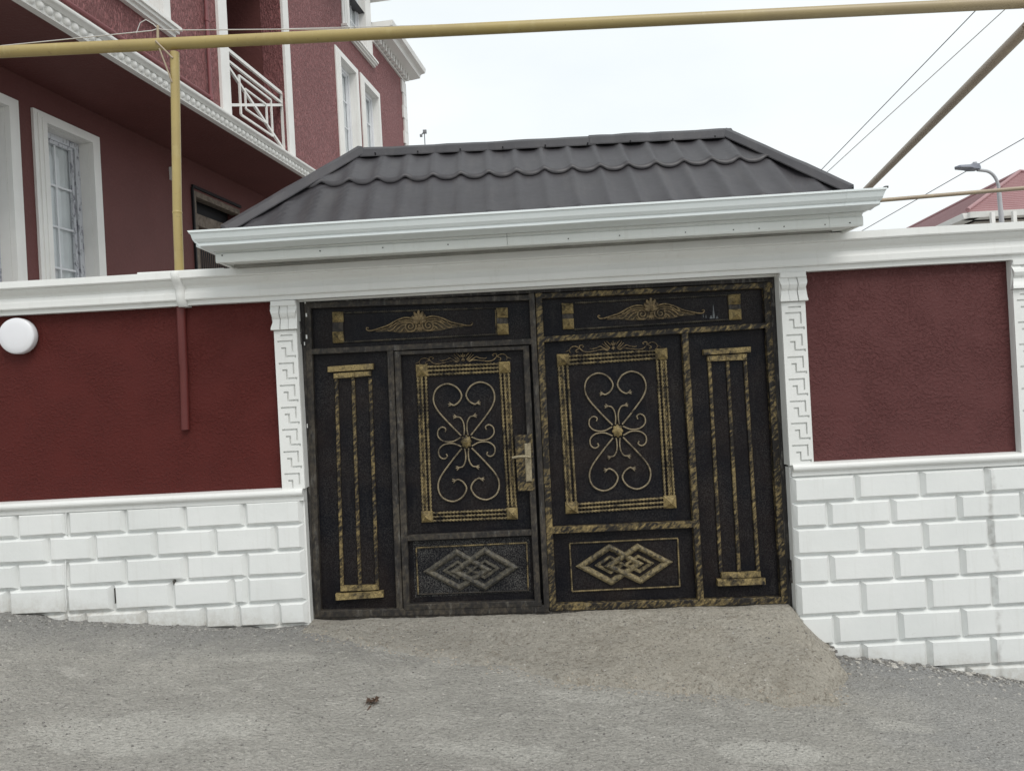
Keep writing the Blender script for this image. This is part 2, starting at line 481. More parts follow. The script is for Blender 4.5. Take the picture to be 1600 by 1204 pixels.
class MB:
    def __init__(s):
        s.v, s.f, s.sm = [], [], []
    def add(s, vs, fs, smooth=False):
        o = len(s.v)
        s.v += [Vector(p) for p in vs]
        s.f += [tuple(i + o for i in f) for f in fs]
        s.sm += [smooth] * len(fs)
        return s
    def hexa(s, p):       # 8 points: bottom ring 0-3, top ring 4-7
        return s.add(p, [(0, 3, 2, 1), (4, 5, 6, 7), (0, 1, 5, 4), (1, 2, 6, 5), (2, 3, 7, 6), (3, 0, 4, 7)])
    def box(s, x0, x1, y0, y1, z0, z1):
        return s.hexa([(x0, y0, z0), (x1, y0, z0), (x1, y1, z0), (x0, y1, z0), (x0, y0, z1), (x1, y0, z1), (x1, y1, z1), (x0, y1, z1)])
    def loft(s, rings, closed=True, caps=True, smooth=False):
        n = len(rings[0])
        vs = [p for r in rings for p in r]
        fs = []
        for i in range(len(rings) - 1):
            for j in range(n if closed else n - 1):
                k = (j + 1) % n
                fs.append((i * n + j, i * n + k, (i + 1) * n + k, (i + 1) * n + j))
        o = len(s.v)
        s.add(vs, fs, smooth)
        if caps and closed and smooth:          # end caps get corners of their own so the sides shade evenly
            s.add(rings[0], [tuple(range(n))[::-1]])
            s.add(rings[-1], [tuple(range(n))])
        elif caps and closed:
            s.f.append(tuple(o + j for j in range(n))[::-1]); s.sm.append(False)
            s.f.append(tuple(o + (len(rings) - 1) * n + j for j in range(n))); s.sm.append(False)
        return s
    def build(s, name, mat, parent=None, origin=None):
        base = kid_base(parent)
        if origin is not None:
            org = Vector(origin)
        else:
            org = base
        me = bpy.data.meshes.new(name)
        me.from_pydata([tuple(p - org) for p in s.v], [], s.f)
        me.polygons.foreach_set('use_smooth', s.sm)
        me.materials.append(M[mat] if isinstance(mat, str) else mat)
        bm = bmesh.new(); bm.from_mesh(me)
        bmesh.ops.recalc_face_normals(bm, faces=bm.faces)
        bm.to_mesh(me); bm.free()
        me.update()
        o = bpy.data.objects.new(name, me)
        COL.objects.link(o)
        if parent is not None:
            o.parent = parent
        o.location = org - base
        ABS[o.name] = org - base
        return o

def copy_piece(src, offset, parent=None, mat=None):
    o = src.copy()
    COL.objects.link(o)
    o.parent = parent if parent is not None else src.parent
    o.location = src.location + Vector(offset)
    ABS[o.name] = ABS[src.name] + Vector(offset)
    return o

_k = [0]
def eps():
    _k[0] = (_k[0] + 1) % 9
    return _k[0] * 0.0006

def bar_mb(mb, p0, p1, w, yf, yb, ch=0.003, jitter=True):
    """a flat or square bar in the wall plane from p0 to p1 (x, z)"""
    if jitter:
        yf -= eps()
    d = Vector((p1[0] - p0[0], p1[1] - p0[1])).normalized()
    n = Vector((-d.y, d.x))
    ch = min(ch, w * 0.3)
    sec = [(-w / 2, yb), (-w / 2, yf + ch), (-w / 2 + ch, yf), (w / 2 - ch, yf), (w / 2, yf + ch), (w / 2, yb)]
    rings = []
    for p in (p0, p1):
        rings.append([(p[0] + n.x * a, y, p[1] + n.y * a) for a, y in sec])
    mb.loft(rings)
    return mb

def frames(path):
    """parallel transported frames of a polyline"""
    P = [Vector(p) for p in path]
    T = []
    for i in range(len(P)):
        a, b = P[max(i - 1, 0)], P[min(i + 1, len(P) - 1)]
        t = (b - a)
        T.append(t.normalized() if t.length > 1e-9 else Vector((0, 0, 1)))
    up = Vector((0, 1, 0)) if abs(T[0].y) < 0.9 else Vector((1, 0, 0))
    N = (up - T[0] * up.dot(T[0])).normalized()
    out = []
    for i in range(len(P)):
        N = (N - T[i] * N.dot(T[i]))
        N = N.normalized() if N.length > 1e-9 else Vector((1, 0, 0))
        out.append((P[i], T[i], N, T[i].cross(N)))
    return out

def tube_mb(mb, path, r, sides=8, caps=True, smooth=True):
    rr = r if isinstance(r, (list, tuple)) else [r] * len(path)
    rings = []
    for (p, t, n, b), q in zip(frames(path), rr):
        rings.append([tuple(p + n * (q * math.cos(2 * math.pi * j / sides)) + b * (q * math.sin(2 * math.pi * j / sides))) for j in range(sides)])
    mb.loft(rings, True, caps, smooth)
    return mb

def resample(path, step):
    P = [Vector(p) for p in path]
    L = [0]
    for i in range(1, len(P)):
        L.append(L[-1] + (P[i] - P[i - 1]).length)
    n = max(2, int(L[-1] / step) + 1)
    out = []
    j = 0
    for i in range(n):
        s = L[-1] * i / (n - 1)
        while j < len(P) - 2 and L[j + 1] < s:
            j += 1
        f = (s - L[j]) / max(1e-9, L[j + 1] - L[j])
        out.append(P[j].lerp(P[j + 1], min(1, max(0, f))))
    return out

def catmull(pts, sub=10):
    P = [Vector(p) for p in pts]
    P = [P[0] * 2 - P[1]] + P + [P[-1] * 2 - P[-2]]
    out = []
    for i in range(1, len(P) - 2):
        for s in range(sub):
            t = s / sub
            a, b, c, d = P[i - 1], P[i], P[i + 1], P[i + 2]
            out.append(0.5 * ((2 * b) + (c - a) * t + (2 * a - 5 * b + 4 * c - d) * t * t + (3 * b - a - 3 * c + d) * t ** 3))
    out.append(P[-2])
    return out

def rope_mb(mb, path, r, pitch=0.028, sides=8, lobe=0.6):
    """a bar twisted from two strands"""
    path = resample(path, pitch / 8)
    rings = []
    s = 0
    prev = path[0]
    for p, t, n, b in frames(path):
        s += (p - prev).length
        prev = p
        ph = 2 * math.pi * s / pitch
        ring = []
        for j in range(sides):
            th = 2 * math.pi * j / sides
            q = r * (1 + lobe * math.cos(2 * (th - ph))) / (1 + lobe * 0.5)
            ring.append(tuple(p + n * (q * math.cos(th)) + b * (q * math.sin(th))))
        rings.append(ring)
    mb.loft(rings, True, True, True)
    return mb

def extrude_profile(mb, prof0, prof1, x0, x1, smooth=False):
    """profile of (y, z) points swept along the wall from x0 to x1"""
    mb.loft([[(x0, y, z) for y, z in prof0], [(x1, y, z) for y, z in prof1]], True, True, smooth)
    return mb

def lerp(a, b, t):
    return a + (b - a) * t

def interp(x, xs, ys):
    return float(np.interp(x, xs, ys))

# ------------------------------------------------------------------ ground
wall_pts = [W(*p, -0.05) for p in ((0, 956), (60, 961), (100, 967), (220, 974), (330, 980), (420, 979), (480, 976),
                                  (1300, 1023), (1400, 1033), (1500, 1046), (1600, 1062))]
GX = [-300, -60, -20, -8, -4.5] + [p.x for p in wall_pts] + [4.5, 8, 20, 60, 300]
zL, zR = wall_pts[0].z, wall_pts[-1].z
GZ = [3.4, 2.4, 1.6, 0.75, zL + 0.13] + [p.z for p in wall_pts] + [zR - 0.15, zR - 0.5, zR - 1.2, zR - 2.0, zR - 3.0]
def fbm(x, y, z=0.0, o=4):
    return mnoise.fractal(Vector((x, y, z)), 1.0, 2.0, o)
def road_z(x, y):
    z = interp(x, GX, GZ)
    near = max(0.0, 1 - max(abs(x) - 5, 0) / 6) * max(0.0, 1 - max(-y - 4, 0) / 4)
    # a flatter crown away from the wall foot
    z += -0.02 * max(-1.2, min(0, y + 0.15)) * 0
    if near > 0:
        z += near * (0.016 * fbm(x * 1.6, y * 1.6) + 0.008 * fbm(x * 7, y * 7, 3.0) + 0.0028 * fbm(x * 34, y * 34, 7.0, 3))
    return z

def ax(lo, hi, step, far_lo, far_hi, fac=1.35):
    a = list(np.arange(lo, hi + 1e-6, step))
    d, x = step, lo
    left = []
    while x > far_lo:
        d *= fac; x -= d; left.append(max(x, far_lo))
    d, x = step, hi
    right = []
    while x < far_hi:
        d *= fac; x += d; right.append(min(x, far_hi))
    return left[::-1] + a + right

def grid_mesh(name, xs, ys, fz, mat, keep=None):
    nx, ny = len(xs), len(ys)
    vs = [(x, y, fz(x, y)) for y in ys for x in xs]
    fs = []
    for j in range(ny - 1):
        for i in range(nx - 1):
            if keep is None or keep(i, j):
                a = j * nx + i
                fs.append((a, a + 1, a + nx + 1, a + nx))
    me = bpy.data.meshes.new(name)
    me.from_pydata(vs, [], fs)
    me.polygons.foreach_set('use_smooth', [True] * len(fs))
    me.materials.append(M[mat])
    me.update()
    o = bpy.data.objects.new(name, me)
    COL.objects.link(o)
    return o

xs = ax(-3.7, 3.9, 0.022, -300, 300)
ys = ax(-2.4, 0.02, 0.022, -300, 300, 1.4)
road = grid_mesh('road', xs, ys, road_z, 'road')
tag(road, kind='structure')

# concrete apron that ramps up to the gate
GATE_L, GATE_R = W(488, 969, 0.03), W(1243, 946, 0.03)
def thresh_z(x):
    return lerp(GATE_L.z, GATE_R.z, (x - GATE_L.x) / (GATE_R.x - GATE_L.x)) - 0.012
def on_road(px, py):
    a, b = ray(px, py)
    d = 4.0
    for _ in range(12):
        z = interp(a * d, GX, GZ)
        d = (z - CAM_H) / b
    return Vector((a * d, d - DIST, z))
edge = [on_road(*p) for p in ((478, 984), (510, 1000), (600, 1012), (700, 1032), (800, 1048), (860, 1062), (950, 1074), (1050, 1084), (1150, 1088), (1220, 1096), (1290, 1103))]
EX = [p.x for p in edge]
EY = [p.y for p in edge]
EX += [EX[-1] + 0.06, EX[-1] + 0.20, EX[-1] + 0.34, EX[-1] + 0.42]
EY += [EY[-1] + 0.05, EY[-1] * 0.72, EY[-1] * 0.38, -0.02]
AX0, AX1 = EX[0] - 0.02, EX[-1]
def apron_z(x, y):
    x0_ = x
    x = x + (0.07 * fbm(y * 5.0, 3.1) + 0.014 * fbm(y * 19.0, 6.6)) * min(1.0, max(0.0, (x - 1.2) / 0.5)) * min(1.0, max(0.0, -y / 0.25))
    yb = interp(x, EX, EY) + 0.075 * fbm(x * 4, 1.7) + 0.014 * fbm(x * 17, 4.2)
    base = interp(x, GX, GZ)
    r = road_z(x0_, y)
    if y < yb or x < AX0 or x > AX1:
        return r - 0.04
    s = min(1.0, max(0.0, (y - yb) / max(0.02, (0.0 - yb))))
    top = thresh_z(min(x, GATE_R.x))
    over = max(0.0, x - (GATE_R.x - 0.04))
    fall = min(1.0, over / 0.34)
    H = max(0.0, top - base) * (1 - fall) ** 1.5
    prof = s ** 0.85 * (1 - 0.12 * math.sin(math.pi * s))
    rough = 0.016 * fbm(x * 3.4, y * 3.4, 9.0) + 0.010 * fbm(x * 11, y * 11, 2.0) + 0.003 * fbm(x * 45, y * 45, 5.0, 3)
    lip = 0.004 + 0.016 * max(0, fbm(x * 2.3, 8.8)) + 0.012 * min(1, max(0, (x - 0.2) / 0.6))
    e = min(1.0, (y - yb) / (0.035 + 0.03 * max(0.0, fbm(x * 6, 2.2))))
    e = e * e * (3 - 2 * e)
    return lerp(r - 0.010, base + H * prof + rough * (1 - 0.6 * s) + lip, e)
axs = list(np.arange(AX0 - 0.03, AX1 + 0.04, 0.014))
ays = list(np.arange(min(EY) - 0.1, 0.16, 0.014))
apron = grid_mesh('concrete_apron', axs, ays, apron_z, 'apron')
tag(apron, kind='structure')
def ground_z(x, y):
    return max(road_z(x, y), apron_z(x, y))

# ------------------------------------------------------------------ boundary wall
wall = thing('boundary_wall', (0, 0.15, -0.2), 'long white and maroon street wall with white block base around the gate', 'wall')
XL, XR = -4.9, 5.2
gate_l, gate_r = W(464, 700, 0.0).x, W(1232, 700, 0.0).x
Z_RAIL_L, Z_RAIL_R = 0.905, 0.885
CORN_B_L, CORN_B_R = 2.128, 2.140

mb = MB()
mb.box(XL, W(475, 770).x - 0.01, 0.012, 0.30, -1.2, 2.2)
mb.box(W(1234, 730).x + 0.012, XR, 0.012, 0.30, -1.8, 2.2)
mb.box(W(475, 770).x - 0.01, W(1234, 730).x + 0.012, 0.016, 0.296, 2.125, 2.2)
mb.build('wall_core', 'white_trim', wall)

# maroon plaster fields
def field(px0, px1, mat, label):
    mb = MB()
    n = 12
    mb.box(px0, px1, 0.0, 0.05, 0.86, 2.16)
    o = mb.build('plaster_field', mat, wall)
    o['label'] = label
field(XL + 0.01, W(440, 620).x, 'maroon', 'dark maroon plaster field beside the round lamp')
field(W(1250, 560).x, W(1592, 560).x + 0.1, 'maroon_pale', 'paler maroon plaster field right of the gate')
field(W(1592, 560).x + 0.12, XR - 0.02, 'maroon_pale', 'paler maroon plaster field at the far right')

# crowning cornice, one moulded run over both walls and the gate
def corn_prof(zt, zb):
    h = zt - zb
    pts = [(-0.130, 0.0), (-0.133, -0.20), (-0.128, -0.235), (-0.112, -0.245), (-0.110, -0.29), (-0.098, -0.36), (-0.080, -0.43),
           (-0.072, -0.50), (-0.076, -0.58), (-0.083, -0.66), (-0.084, -0.82), (-0.080, -0.855), (-0.060, -0.86), (-0.058, -1.0), (0.011, -1.0), (0.30, -1.0), (0.32, 0.0)]
    return [(y, zt + z * h) for y, z in pts]
mb = MB()
sx = (XR - XL)
ztL, ztR = 2.335 - 0.012, 2.373 + 0.012
N = 24
rings = []
for i in range(N + 1):
    t = i / N
    x = lerp(XL, XR, t)
    w1 = 0.004 * fbm(x * 1.3, 11.0)
    rings.append([(x, y + 0.003 * fbm(x * 2.1, 5.5), z + w1) for y, z in corn_prof(lerp(ztL, ztR, t), lerp(CORN_B_L - 0.003, CORN_B_R + 0.004, t))])
mb.loft(rings)
mb.build('cornice', 'white_trim', wall)
# thin cement bedding on top of the cornice
mb = MB()
mb.box(W(215, 425, -0.1).x, W(350, 425, -0.1).x, -0.105, 0.25, 2.325, 2.352)
mb.build('cement_bed', 'white_trim', wall)

# pipe-shaped swelling where the cornice is plastered round the gas post
px_post = W(279, 450, -0.1)
mb = MB()
ring = []
rings = []
for z, y0, w in ((2.122, -0.070, 0), (2.15, -0.094, 0), (2.20, -0.098, 0), (2.235, -0.098, 0), (2.265, -0.118, 0), (2.29, -0.140, 0), (2.335, -0.144, 0), (2.342, -0.138, 0)):
    rings.append([(px_post.x + 0.14 * (2.23 - z) * 0.35 + 0.033 * math.cos(a) + random.uniform(-.0015, .0015), y0 - 0.006 + 0.08 - 0.08 * abs(math.sin(a)) ** 0.35, z) for a in [math.pi * q / 14 for q in range(15)]] + [(px_post.x - .033, 0.03, z), (px_post.x + .033, 0.03, z)])
mb.loft(rings, True, True, True)
mb.build('plaster_lump', 'white_trim', wall)

# chair rail (bead over a fillet)
def rail(x0, x1, z0, z1):
    mb = MB()
    def pr(z):
        pts = [(0.02, 0.012), (-0.038, 0.010), (-0.055, 0.006)]
        for q in range(9):
            a = math.pi / 2 - math.pi * q / 8
            pts.append((-0.055 - 0.024 * math.cos(a), -0.018 + 0.024 * math.sin(a)))
        pts += [(-0.050, -0.046), (-0.050, -0.072), (-0.026, -0.076), (0.02, -0.076)]
        return [(y, z + zz) for y, zz in pts]
    N = 14
    rings = []
    for i in range(N + 1):
        t = i / N
        x = lerp(x0, x1, t)
        rings.append([(x, y, z + 0.003 * fbm(x * 1.7, 2.0)) for y, z in pr(lerp(z0, z1, t))])
    mb.loft(rings)
    mb.build('dado_rail', 'white_trim', wall)
rail(XL, W(477, 765).x, 0.910, 0.900)
rail(W(1233, 728).x, XR, 0.886, 0.878)

# plinth with bevelled blocks
PL_F, BL_F = -0.026, -0.059
xl_end, xr_start = W(479, 860).x, W(1238, 860).x
mb = MB()
mb.box(XL + 0.02, xl_end - 0.004, PL_F, 0.008, -0.9, 0.85)
mb.build('plinth', 'white', wall)
mb = MB()
mb.box(xr_start + 0.004, XR - 0.02, PL_F, 0.008, -1.6, 0.825)
mb.build('plinth', 'white', wall)

def block(x0, x1, z0, z1):
    j = 0.0015
    a, b, c, d = x0 + j, x1 - j, z0 + j, z1 - j
    e = min(0.026, (x1 - x0) * 0.28)
    eh = 0.021
    r = lambda s=0.0022: random.uniform(-s, s)
    mb = MB()
    yf = BL_F + r(0.003)
    e2 = 0.004
    out = [(a, PL_F + 0.004, c), (b, PL_F + 0.004, c), (b, PL_F + 0.004, d), (a, PL_F + 0.004, d)]
    mid = [(a + e2 + abs(r()), PL_F - 0.005, c + e2), (b - e2 - abs(r()), PL_F - 0.005, c + e2), (b - e2, PL_F - 0.005, d - e2), (a + e2, PL_F - 0.005, d - e2)]
    top = [(a + e + r(), yf + r(.001), c + eh + r()), (b - e + r(), yf + r(.001), c + eh + r()), (b - e + r(), yf + r(.001), d - eh * 0.8 + r()), (a + e + r(), yf + r(.001), d - eh * 0.8 + r())]
    mb.loft([out, mid, top])
    mb.build('block', 'white', wall, origin=((a + b) / 2, PL_F, (c + d) / 2))

def lx(cx, row_y):         # joint sighted on the left wall
    return W(cx * 0.3125, row_y, -0.04).x
rows_l = [0.838, 0.677, 0.510, 0.346, 0.174, 0.020, -0.14, -0.31]
jl = [([85, 335, 625, 922, 1222], 803), ([240, 472, 778, 1075, 1378], 842), ([85, 335, 625, 930, 1232], 880),
      ([40, 328, 565, 862, 1165, 1235], 920), ([130, 328, 425, 725, 1022, 1192, 1392], 958), ([85, 335, 625, 922, 1222], 996), ([240, 472, 778, 1075, 1378], 1030)]
for (cx, py), zt, zb in zip(jl, rows_l, rows_l[1:]):
    X = [lx(c, py) for c in cx] + [xl_end]
    x = X[0]
    while x > XL + 0.45:
        x -= 0.395
        X.insert(0, x)
    for a, b in zip(X, X[1:]):
        block(a, b, zb, zt)
rows_r = [0.808, 0.637, 0.474, 0.294, 0.110, -0.100, -0.293, -0.48, -0.67, -0.86]
for i, (zt, zb) in enumerate(zip(rows_r, rows_r[1:])):
    x = 2.206 if i % 2 == 0 else 2.007
    if i == 6: x = 2.206 - 0.02
    X = []
    while x < XR - 0.3:
        if x > xr_start + 0.1:
            X.append(x + random.uniform(-0.006, 0.006))
        x += 0.422
    X = [xr_start] + X
    for a, b in zip(X, X[1:]):
        block(a, b, zb - 0.012 * 0, zt)
# lump of plaster and the sheet seam on the left plinth
mb = MB()
rings = []
c = W(102, 845, -0.05)
for q, (dz, r) in enumerate(((0.035, 0.004), (0.025, 0.018), (0.008, 0.020), (-0.012, 0.013), (-0.03, 0.012), (-0.045, 0.004))):
    rings.append([(c.x + r * math.cos(t) * random.uniform(.8, 1.2), -0.046 + 0.6 * r * math.sin(t), c.z + dz) for t in [2 * math.pi * k / 9 for k in range(9)]])
mb.loft(rings, True, True, True)
mb.build('plaster_lump', 'white', wall)
mb = MB()
pts = [W(102 + random.uniform(-1.5, 1.5), y, -0.05) for y in range(800, 968, 14)]
tube_mb(mb, [p + Vector((0, 0.004, 0)) for p in pts], [0.003 + random.uniform(0, .002) for _ in pts], 6)
mb.build('seam', 'white', wall)

mb = MB()
for px, y0_, y1_, w_ in ((179.5, 918, 942, .0013), (272, 906, 913, .005)):
    a, b = W(px, y0_, -.05), W(px + (y1_ - y0_) * .05, y1_, -.05)
    n = 5
    rings = []
    for i in range(n):
        q = a.lerp(b, i / (n - 1)); ww = w_ * (1 - .7 * i / (n - 1)) * random.uniform(.6, 1.2)
        rings.append([(q.x - ww, -.0605, q.z), (q.x + ww, -.0605, q.z), (q.x + ww, -.03, q.z), (q.x - ww, -.03, q.z)])
    mb.loft(rings)
o = mb.build('open_joint', 'dark_joint', wall); o['kind'] = 'stuff'

# pilasters with scrolled capitals and fret keys
def pilaster(x0, x1, ztop, zbot, y_in, ret, tilt=0.0):
    p = MB()
    p.box(x0, x1, -0.040, y_in, zbot, ztop)
    pil = p.build('pilaster', 'white_trim', wall)
    w = x1 - x0
    # capital: three wavy lobes
    zc1, zc0 = ztop - 0.004, ztop - 0.190
    prof = [(-0.070, 0.0), (-0.073, 0.14), (-0.066, 0.20), (-0.080, 0.32), (-0.085, 0.42), (-0.076, 0.53), (-0.062, 0.62), (-0.066, 0.74), (-0.077, 0.90), (-0.080, 0.98), (-0.074, 1.0)]
    for k in range(3):
        a = x0 - 0.006 + (w + 0.012) * k / 3 + 0.002
        b = x0 - 0.006 + (w + 0.012) * (k + 1) / 3 - 0.002
        c = MB()
        push = 0.006 if k == 1 else 0.0
        lo, hi = [], []
        for yy, t in prof:
            wob = 0.007 * math.sin(t * 2 * math.pi * 1.35 - 0.4)
            lo.append((a - (wob if k == 0 else 0), yy + push, lerp(zc1, zc0, t)))
            hi.append((b + (wob if k == 2 else 0), yy + push, lerp(zc1, zc0, t)))
        lo += [(a, -0.036, zc0), (a, -0.036, zc1)]
        hi += [(b, -0.036, zc0), (b, -0.036, zc1)]
        c.loft([lo, hi])
        c.build('capital_lobe', 'white_trim', pil)
    c = MB()
    c.box(x0 - 0.004, x1 + 0.004, -0.078, -0.037, zc1 - 0.030, zc1 + 0.002)
    c.build('capital_band', 'white_trim', pil)
    # fret: tiles cut with the key's grooves
    gw = 0.0105
    T = 0.1435
    def tile(h, grooves, z):
        wx = w - 0.002
        xs_ = {0.0, wx}; zs_ = {0.0, h}
        for a, b, c, d in grooves:
            xs_ |= {a, b}; zs_ |= {c, d}
        xs_ = sorted(xs_); zs_ = sorted(zs_)
        def cut(i_, j_):
            if i_ < 0 or j_ < 0 or i_ >= len(xs_) - 1 or j_ >= len(zs_) - 1: return None
            cx, cz = (xs_[i_] + xs_[i_ + 1]) / 2, (zs_[j_] + zs_[j_ + 1]) / 2
            return any(a < cx < b and c < cz < d for a, b, c, d in grooves)
        yt, yg, yb = -0.054, -0.0408, -0.0395
        c_ = MB()
        P = lambda a, y, b: (x0 + 0.001 + a, y, z - b)
        for i_ in range(len(xs_) - 1):
            for j_ in range(len(zs_) - 1):
                me_ = cut(i_, j_); y = yg if me_ else yt
                a, b, c, d = xs_[i_], xs_[i_ + 1], zs_[j_], zs_[j_ + 1]
                c_.add([P(a, y, c), P(b, y, c), P(b, y, d), P(a, y, d)], [(0, 1, 2, 3)])
                for ni, nj, e in ((i_ - 1, j_, ((a, c), (a, d))), (i_ + 1, j_, ((b, d), (b, c))), (i_, j_ - 1, ((b, c), (a, c))), (i_, j_ + 1, ((a, d), (b, d)))):
                    nb = cut(ni, nj)
                    yo = yb if nb is None else (yg if nb else yt)
                    if yo > y + 1e-6:
                        (p_, q_), (r_, t_) = e
                        c_.add([P(p_, y, q_), P(r_, y, t_), P(r_, yo, t_), P(p_, yo, q_)], [(0, 1, 2, 3)])
        return c_
    k_ = w / 0.162
    zs0 = zc0 - 0.004
    head = 0.052
    tile(head, [(0.045 * k_, 0.130 * k_, 0.026, 0.026 + gw)], zs0).build('fret_tile', 'white_trim', pil)
    G = [(0.022 * k_, 0.119 * k_ + gw, 0.012, 0.012 + gw), (0.119 * k_, 0.119 * k_ + gw, 0.012 + gw, 0.088),
         (0.046 * k_, 0.070 * k_ + gw, 0.056, 0.056 + gw), (0.070 * k_, 0.070 * k_ + gw, 0.056 + gw, 0.110),
         (0.070 * k_, 0.148 * k_, 0.110, 0.110 + gw), (0.148 * k_ - gw, 0.148 * k_, 0.110 + gw, 0.126)]
    z = zs0 - head
    key0 = None
    n = 0
    while z - T > zbot - 0.03 and n < 12:
        if z - T < zbot + 0.004:
            break
        if key0 is None:
            key0 = tile(T, G, z).build('fret_tile', 'white_trim', pil, origin=(x0 + w / 2, -0.04, z))
        else:
            copy_piece(key0, (0, 0, -T * n))
        z -= T
        n += 1
    if z - zbot > 0.004:
        h_ = z - zbot
        tile(h_, [g_ for g_ in G if g_[3] < h_ - 0.004], z).build('fret_tile', 'white_trim', pil)
    return pil
pilaster(W(434, 620, -.04).x, W(470, 620, -.04).x, 2.128, 0.905, 0.14, True)
pilaster(W(1226, 600, -.04).x, W(1264, 600, -.04).x, 2.136, 0.885, 0.14, True)
pilaster(W(1586, 560, -.04).x, W(1586, 560, -.04).x + 0.16, 2.14, 0.88, 0.05, True)
# white plaster jambs beside the gate below the rail
for a, b, z0, z1 in ((W(478, 860).x - 0.05, W(484, 860).x - 0.012, -0.4, 0.9), (W(1238, 860).x, W(1238, 860).x + 0.06, -0.5, 0.87)):
    mb = MB(); mb.box(a, b, -0.02, 0.14, z0, z1); mb.build('jamb', 'white_trim', wall)

# ------------------------------------------------------------------ gate
GF, GP = 0.045, 0.085            # frame front, panel front
def C5(x, y): return W2(460 + x / 4, 420 + y / 4, GF)
def C6(x, y): return W2(840 + x * .2625, 420 + y * .2625, GF)
def C7(x, y): return W2(460 + x / 4, 680 + y / 4, GF)
def C8(x, y): return W2(840 + x * .2625, 680 + y * .2625, GF)
PXM = DIST / FOC

def fbar(parent, name, p0, p1, wpx, mat, yf=GF, yb=GP + 0.015, ch=0.003):
    mb = MB(); bar_mb(mb, p0, p1, wpx * PXM, yf, yb, ch)
    return mb.build(name, mat, parent)
gate_frame = fbar(wall, 'gate_frame', C5(-5, 197), C6(1420, 50), 13, 'frame_outer', GF + 0.004, 0.13)
fbar(gate_frame, 'frame_jamb', C5(30, 180), C7(104, 1150), 15, 'frame_outer', GF + 0.006, 0.13)
fbar(gate_frame, 'frame_jamb', C6(1404, 40), C8(1512, 1050), 14, 'frame_outer', GF + 0.006, 0.13)
fbar(gate_frame, 'frame_sill', C7(120, 1140), C8(1530, 1032), 8, 'pat_dark', GF + 0.010, 0.13)
for c in (C7(98, 940), C8(1505, 805), C5(42, 400)):
    mb = MB()
    tube_mb(mb, [(c[0], GF - 0.012, c[1] - 0.075), (c[0], GF - 0.012, c[1] - 0.003)], 0.011, 10)
    tube_mb(mb, [(c[0], GF - 0.012, c[1] + 0.003), (c[0], GF - 0.012, c[1] + 0.075)], 0.011, 10)
    mb.build('hinge', 'frame_outer', gate_frame)
# dark backing so nothing shows through the gaps between the leaves
mb = MB(); mb.box(C5(60, 0)[0], C8(1480, 0)[0], 0.135, 0.142, -0.03, 2.12); mb.build('backing_sheet', 'dark', gate_frame)

def panel(parent, pts, mat, y=GP, name='panel'):
    mb = MB()
    mb.loft([[(x, y, z) for x, z in pts], [(x, y + 0.012, z) for x, z in pts]])
    return mb.build(name, mat, parent)

def stud(parent, corners, h=0.042, mat='pat_stud'):
    """hammered pyramid boss"""
    mb = MB()
    cx = sum(c[0] for c in corners) / 4; cz = sum(c[1] for c in corners) / 4
    base = [(x, GP - 0.001, z) for x, z in corners]
    rim = [(x, GP - 0.016, z) for x, z in corners]
    mb.loft([base, rim], True, False)
    o = len(mb.v)
    mb.add(rim + [(cx, GP - 0.016 - h, cz)], [(0, 1, 4), (1, 2, 4), (2, 3, 4), (3, 0, 4)])
    mb.f.append((0, 1, 2, 3)); mb.sm.append(False)
    return mb.build('corner_stud', mat, parent)

def quad(f, x0, x1, y0, y1, sl=-0.045):
    """a square seen in a crop, its sides following the sighted lean"""
    w, h = x1 - x0, y1 - y0
    return [f(x0, y0 - sl * 0), f(x1, y0 + sl * w), f(x1 + h * 0.05, y1 + sl * w), f(x0 + h * 0.05, y1)]

def rope(parent, p0, p1, r=0.0075, y=None, mat='pat_rope', name='rope_bar', pitch=0.028):
    y = GP - r * 0.9 if y is None else y
    mb = MB()
    rope_mb(mb, [(p0[0], y, p0[1]), (p1[0], y, p1[1])], r, pitch)
    return mb.build(name, mat, parent)

def local(f, pts, ctr):
    c = f(*ctr)
    return [(f(*p)[0] - c[0], f(*p)[1] - c[1]) for p in pts]
def fd(x, y): return W2(540 + x * .175, 470 + y * .175, GP - 0.01)      # detail sighting of the top ornament
def fe(x, y): return W2(870 + x * .11875, 520 + y * .11875, GP - 0.01)  # detail sighting of the small ornament
def fh(x, y): return W2(650 + x * .249, 520 + y * .249, GP - 0.01)      # detail sighting of the scrollwork

def stroke(mb, pts, y0, r0, r1, lift=0.006, sub=6, sides=7, mirror=False, org=(0, 0)):
    path = catmull([(x, 0, z) for x, z in pts], sub)
    n = len(path)
    P, R = [], []
    for i, p in enumerate(path):
        t = i / (n - 1)
        P.append(Vector((org[0] + (-p.x if mirror else p.x), y0 - lift * math.sin(math.pi * min(1, t * 1.1)), org[1] + p.z)))
        R.append(max(0.0012, lerp(r0, r1, t)))
    tube_mb(mb, P, R, sides)

# ---- big acanthus crest
C0 = (660, 220)
wing = [
    (local(fd, [(640, 190), (600, 160), (530, 150), (450, 178), (380, 218), (310, 243), (240, 264), (203, 266), (186, 250), (192, 238), (206, 244)], C0), .0065, .0034),
    (local(fd, [(610, 180), (540, 172), (470, 190), (415, 225), (350, 250), (270, 266)], C0), .0060, .0026),
    (local(fd, [(560, 190), (505, 195), (455, 220), (420, 256), (392, 268), (372, 256)], C0), .0060, .003),
    (local(fd, [(545, 205), (500, 222), (468, 250), (450, 272), (432, 268)], C0), .0058, .003),
    (local(fd, [(540, 235), (512, 252), (500, 272), (478, 274)], C0), .0055, .003),
    (local(fd, [(600, 262), (570, 276), (540, 272), (526, 255)], C0), .0055, .0035),
    (local(fd, [(478, 176), (470, 200), (440, 228)], C0), .005, .002),
    (local(fd, [(420, 198), (405, 222), (380, 246)], C0), .0045, .002),
]
